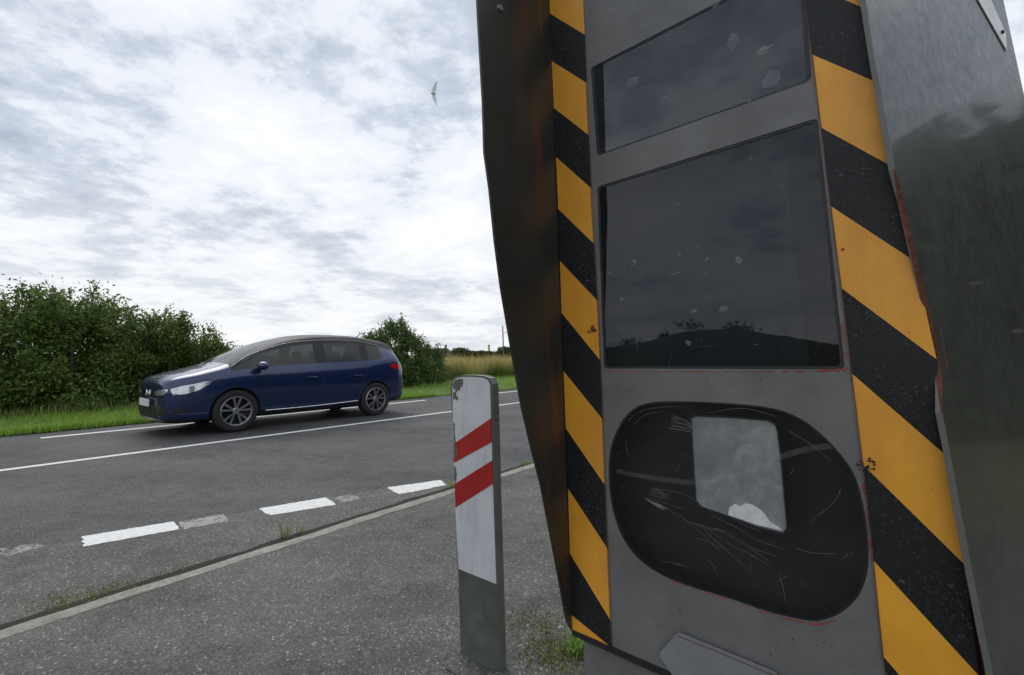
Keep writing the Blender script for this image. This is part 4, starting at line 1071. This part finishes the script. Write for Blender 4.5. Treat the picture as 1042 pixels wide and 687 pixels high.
decal('front_skirt', [(-.66, .265), (0, .255), (.66, .265), (.62, .30), (-.62, .30)], 'front', 1, m_alloy, .006)
v, f = [], []; box(v, f, (2.49, 0, .49), .02, .52, .115); mesh('number_plate', v, f, m_plate, car, world=False)
v, f = [], []; box(v, f, (-2.285, 0, .62), .02, .52, .115); mesh('number_plate', v, f, m_plate, car, world=False)
# badge: plain diamond
v, f = [], []; 
for a, b in ((0, .735), (.045, .675), (0, .615), (-.045, .675)): v.append(Vector((2.47, a, b+.015)))
for a, b in ((0, .715), (.028, .675), (0, .635), (-.028, .675)): v.append(Vector((2.472, a, b+.015)))
v += [p+Vector((-.02, 0, 0)) for p in v[:4]]
mesh('badge', v, [(0, 1, 5, 4), (1, 2, 6, 5), (2, 3, 7, 6), (3, 0, 4, 7), (0, 8, 9, 1), (1, 9, 10, 2), (2, 10, 11, 3), (3, 11, 8, 0)], m_chrome, car, world=False)
# wheels
def lathe(prof, seg, sg, c_):
    v, f = [], []; n = len(prof)
    for i in range(seg):
        t = 2*math.pi*i/seg
        for (r, y) in prof: v.append(Vector((c_[0]+math.cos(t)*r, c_[1]+sg*y, c_[2]+math.sin(t)*r)))
    for i in range(seg):
        for k in range(n-1): a = i*n+k; b = ((i+1) % seg)*n+k; f.append((a, b, b+1, a+1))
    return v, f
for ax in WB:
    for sg in (1, -1):
        c_ = (ax, sg*.80, .365)
        wr = bpy.data.objects.new('wheel', None); C.objects.link(wr); wr.parent = car
        v, f = lathe([(.245, -.10), (.31, -.115), (.355, -.10), (.365, -.06), (.365, .06), (.358, .09), (.32, .112), (.262, .105), (.252, .09), (.245, -.10)], 48, sg, c_)
        mesh('tyre', v, f, m_tyre, wr, None, True, world=False)
        v, f = lathe([(.252, .09), (.255, .10), (.240, .103), (.228, .085), (.222, .0), (.0, .0)], 48, sg, c_)
        mesh('brake_disc', v, f, m_plastic, wr, None, True, world=False)
        v, f = lathe([(.258, .100), (.250, .110), (.236, .106), (.228, .09), (.228, .07)], 48, sg, c_)
        for s_ in range(5):
            for dlt in (-.13, .13):
                t = 2*math.pi*s_/5+.35; a0 = t+dlt*.5; a1 = t+dlt*1.9
                def PP(r, a, y): return Vector((c_[0]+math.cos(a)*r, c_[1]+sg*y, c_[2]+math.sin(a)*r))
                k = len(v); w0, w1 = .020/.06*.9, .018/.24
                v += [PP(.04, a0-w0, .085), PP(.04, a0+w0, .085), PP(.24, a1+w1, .100), PP(.24, a1-w1, .100), PP(.04, a0-w0, .05), PP(.04, a0+w0, .05), PP(.24, a1+w1, .06), PP(.24, a1-w1, .06)]
                f += [(k, k+1, k+2, k+3), (k, k+3, k+7, k+4), (k+1, k+5, k+6, k+2)]
        k = len(v); vv, ff = lathe([(.0, .095), (.045, .092), (.058, .08), (.058, .04)], 24, sg, c_)
        v += vv; f += [tuple(i+k for i in q) for q in ff]
        mesh('rim', v, f, m_alloy, wr, None, False, world=False)
# inside: seats, dash, steering wheel
def rbox(name, c_, s_, m, parent=car, rot=0):
    bmx = bmesh.new(); bmesh.ops.create_cube(bmx, size=1)
    bmesh.ops.scale(bmx, verts=bmx.verts, vec=s_); bmesh.ops.bevel(bmx, geom=bmx.edges[:], offset=min(s_)*.3, segments=3, affect='EDGES', profile=.5)
    bmesh.ops.rotate(bmx, verts=bmx.verts, cent=(0, 0, 0), matrix=Matrix.Rotation(rot, 3, 'Y')); bmesh.ops.translate(bmx, verts=bmx.verts, vec=c_)
    return bmobj(name, bmx, m, parent, True, world=False)
for (xx, yy) in ((-.05, .38), (-.05, -.38), (-.95, .38), (-.95, -.38)):
    st_ = rbox('seat', (xx-.10, yy, .90), (.14, .50, .62), m_seat, rot=-.2)
    rbox('headrest', (xx-.19, yy, 1.33), (.10, .26, .17), m_seat, st_)
rbox('dashboard', (.85, 0, .93), (.45, 1.4, .16), m_plastic)
bmx = bmesh.new(); bmesh.ops.create_cone(bmx, cap_ends=False, segments=28, radius1=.18, radius2=.18, depth=.03)
bmesh.ops.rotate(bmx, verts=bmx.verts, cent=(0, 0, 0), matrix=Matrix.Rotation(R(65), 3, 'Y')); bmesh.ops.translate(bmx, verts=bmx.verts, vec=(.52, .38, 1.02))
bmobj('steering_wheel', bmx, m_plastic, car, True, world=False)
# black frit above the windscreen / antenna
v, f = [], []; tube(v, f, [Vector((-1.45, 0, 1.75)), Vector((-1.55, 0, 1.82)), Vector((-1.64, 0, 1.87))], .012, .005, 6); mesh('antenna', v, f, m_plastic, car, world=False)

# ------------------------------------------------------------------ bird
bpos = CAM+ray(441, 95)*38
bmx = bmesh.new(); bmesh.ops.create_icosphere(bmx, subdivisions=2, radius=1)
for v_ in bmx.verts: v_.co = Vector((v_.co.x*.16, v_.co.y*.16, v_.co.z*.12))*(1-.3*abs(v_.co.x))
bird = empty('bird', bpos); tag(bird, 'small grey bird flying high in the cloudy sky, wings spread', 'bird')
m_bird = simple('grey_feather', (.66, .70, .78), .8)
bmesh.ops.scale(bmx, verts=bmx.verts, vec=(2.0, .9, .9)); bmesh.ops.translate(bmx, verts=bmx.verts, vec=bpos)
bmobj('body', bmx, m_bird, bird, True)
for sg in (1, -1):
    sec = [(0, .17, 0), (.35, .18, .07), (.7, .13, .16), (1.0, .05, .30)]
    v, f = [], []
    for (l_, wd_, bk) in sec:
        for q, th in ((wd_, 0), (-wd_, 0)):
            v.append(bpos+Vector((bk*1.0+q*.8, q*.3, sg*l_)))
        v.append(bpos+Vector((bk, .035, sg*l_)))
    for i in range(3): a = 3*i; f += [(a, a+3, a+4, a+1), (a, a+2, a+5, a+3), (a+1, a+4, a+5, a+2)]
    mesh('wing', v, f, m_bird, bird)

# ------------------------------------------------------------------ small weeds on the pavement and at the kerb
def tuft(name, p, n, h, m, label, spread=.05, leafy=False, group=None):
    v, f = [], []
    for i in range(n):
        a = random.uniform(0, 6.28); d = Vector((math.cos(a), math.sin(a), 0)); b = p+Vector((random.gauss(0, spread), random.gauss(0, spread), 0))
        hh = h*random.uniform(.4, 1.1); s_ = Vector((-d.y, d.x, 0))*random.uniform(.0014, .0034); l = hh*random.uniform(.2, .9); k = len(v)
        v += [b-s_, b+s_, b+d*l*.4+s_*.8+Vector((0, 0, hh*.65)), b+d*l*.4-s_*.8+Vector((0, 0, hh*.65)), b+d*l+Vector((0, 0, hh))]; f += [(k, k+1, k+2, k+3), (k+3, k+2, k+4)]
        if leafy:
            for _ in range(3): leaf(v, f, b+d*l*random.random()+Vector((0, 0, hh*random.uniform(.2, 1))), .009)
    o = mesh(name, v, f, m); tag(o, label, 'weed', group); return o
m_moss = leafmat('moss', [(0, (.10, .12, .03)), (.6, (.22, .24, .06)), (1, (.42, .36, .16))], .9)
m_wgreen = leafmat('weed_leaf', [(0, (.12, .24, .03)), (.6, (.22, .40, .06)), (1, (.36, .5, .12))], .6)
tuft('weed', G(587, 664), 70, .085, m_wgreen, 'fresh green weed at the corner of the camera cabinet plinth', .03, True)
tuft('weed', G(548, 636), 620, .011, m_moss, 'sparse flat weeds on the asphalt between post and cabinet', .10)
tuft('weed', G(566, 668), 800, .015, m_moss, 'low brownish moss and weeds beside the cabinet foot', .07)
def kerbw(px, z, n, h, sp, lb, m=m_moss):
    y = 638-.3046*px-2; tuft('weed', G(px, y, ROAD_Z), n, h, m, lb, sp)
kerbw(70, 0, 520, .014, .09, 'long low mat of moss along the kerb at the lower left'); kerbw(182, 0, 120, .015, .05, 'small dry tuft at the kerb below the first white dash')
kerbw(290, 0, 26, .13, .018, 'thin upright dry stalks at the kerb below the middle dash'); kerbw(306, 0, 14, .10, .012, 'pair of tiny stalks right of the taller kerb stalks')
kerbw(462, 0, 60, .06, .04, 'green tuft at the kerb right behind the marker post', m_wgreen); kerbw(535, 0, 60, .05, .05, 'green tuft at the kerb beside the cabinet wing', m_wgreen)
kerbw(120, 0, 480, .012, .07, 'moss strip in the kerb joint right of the long mat')
# loose pebbles on the asphalt
m_peb = simple('pebble', (.30, .28, .25), .9, var=.5, scale=20)
v, f = [], []
for _ in range(900):
    p = rp(random.uniform(-1.5, 7), random.uniform(.2, 3.2) if random.random() < .6 else random.uniform(3.3, 4.0), 0)
    if p.y < .6: continue
    o_ = RN.dot(p); z_ = 0 if o_ < KERB-.1 else ROAD_Z
    r = random.uniform(.0015, .0042); k = len(v)
    for d in ((1, 0, 0), (0, 1, 0), (-1, 0, 0), (0, -1, 0), (0, 0, 1)): v.append(Vector((p.x, p.y, z_+.001))+Vector(d)*r*random.uniform(.6, 1.2))
    f += [(k, k+1, k+4), (k+1, k+2, k+4), (k+2, k+3, k+4), (k+3, k, k+4)]
tag(mesh('gravel', v, f, m_peb), 'loose pale grit scattered over the asphalt', 'gravel', kind='stuff')
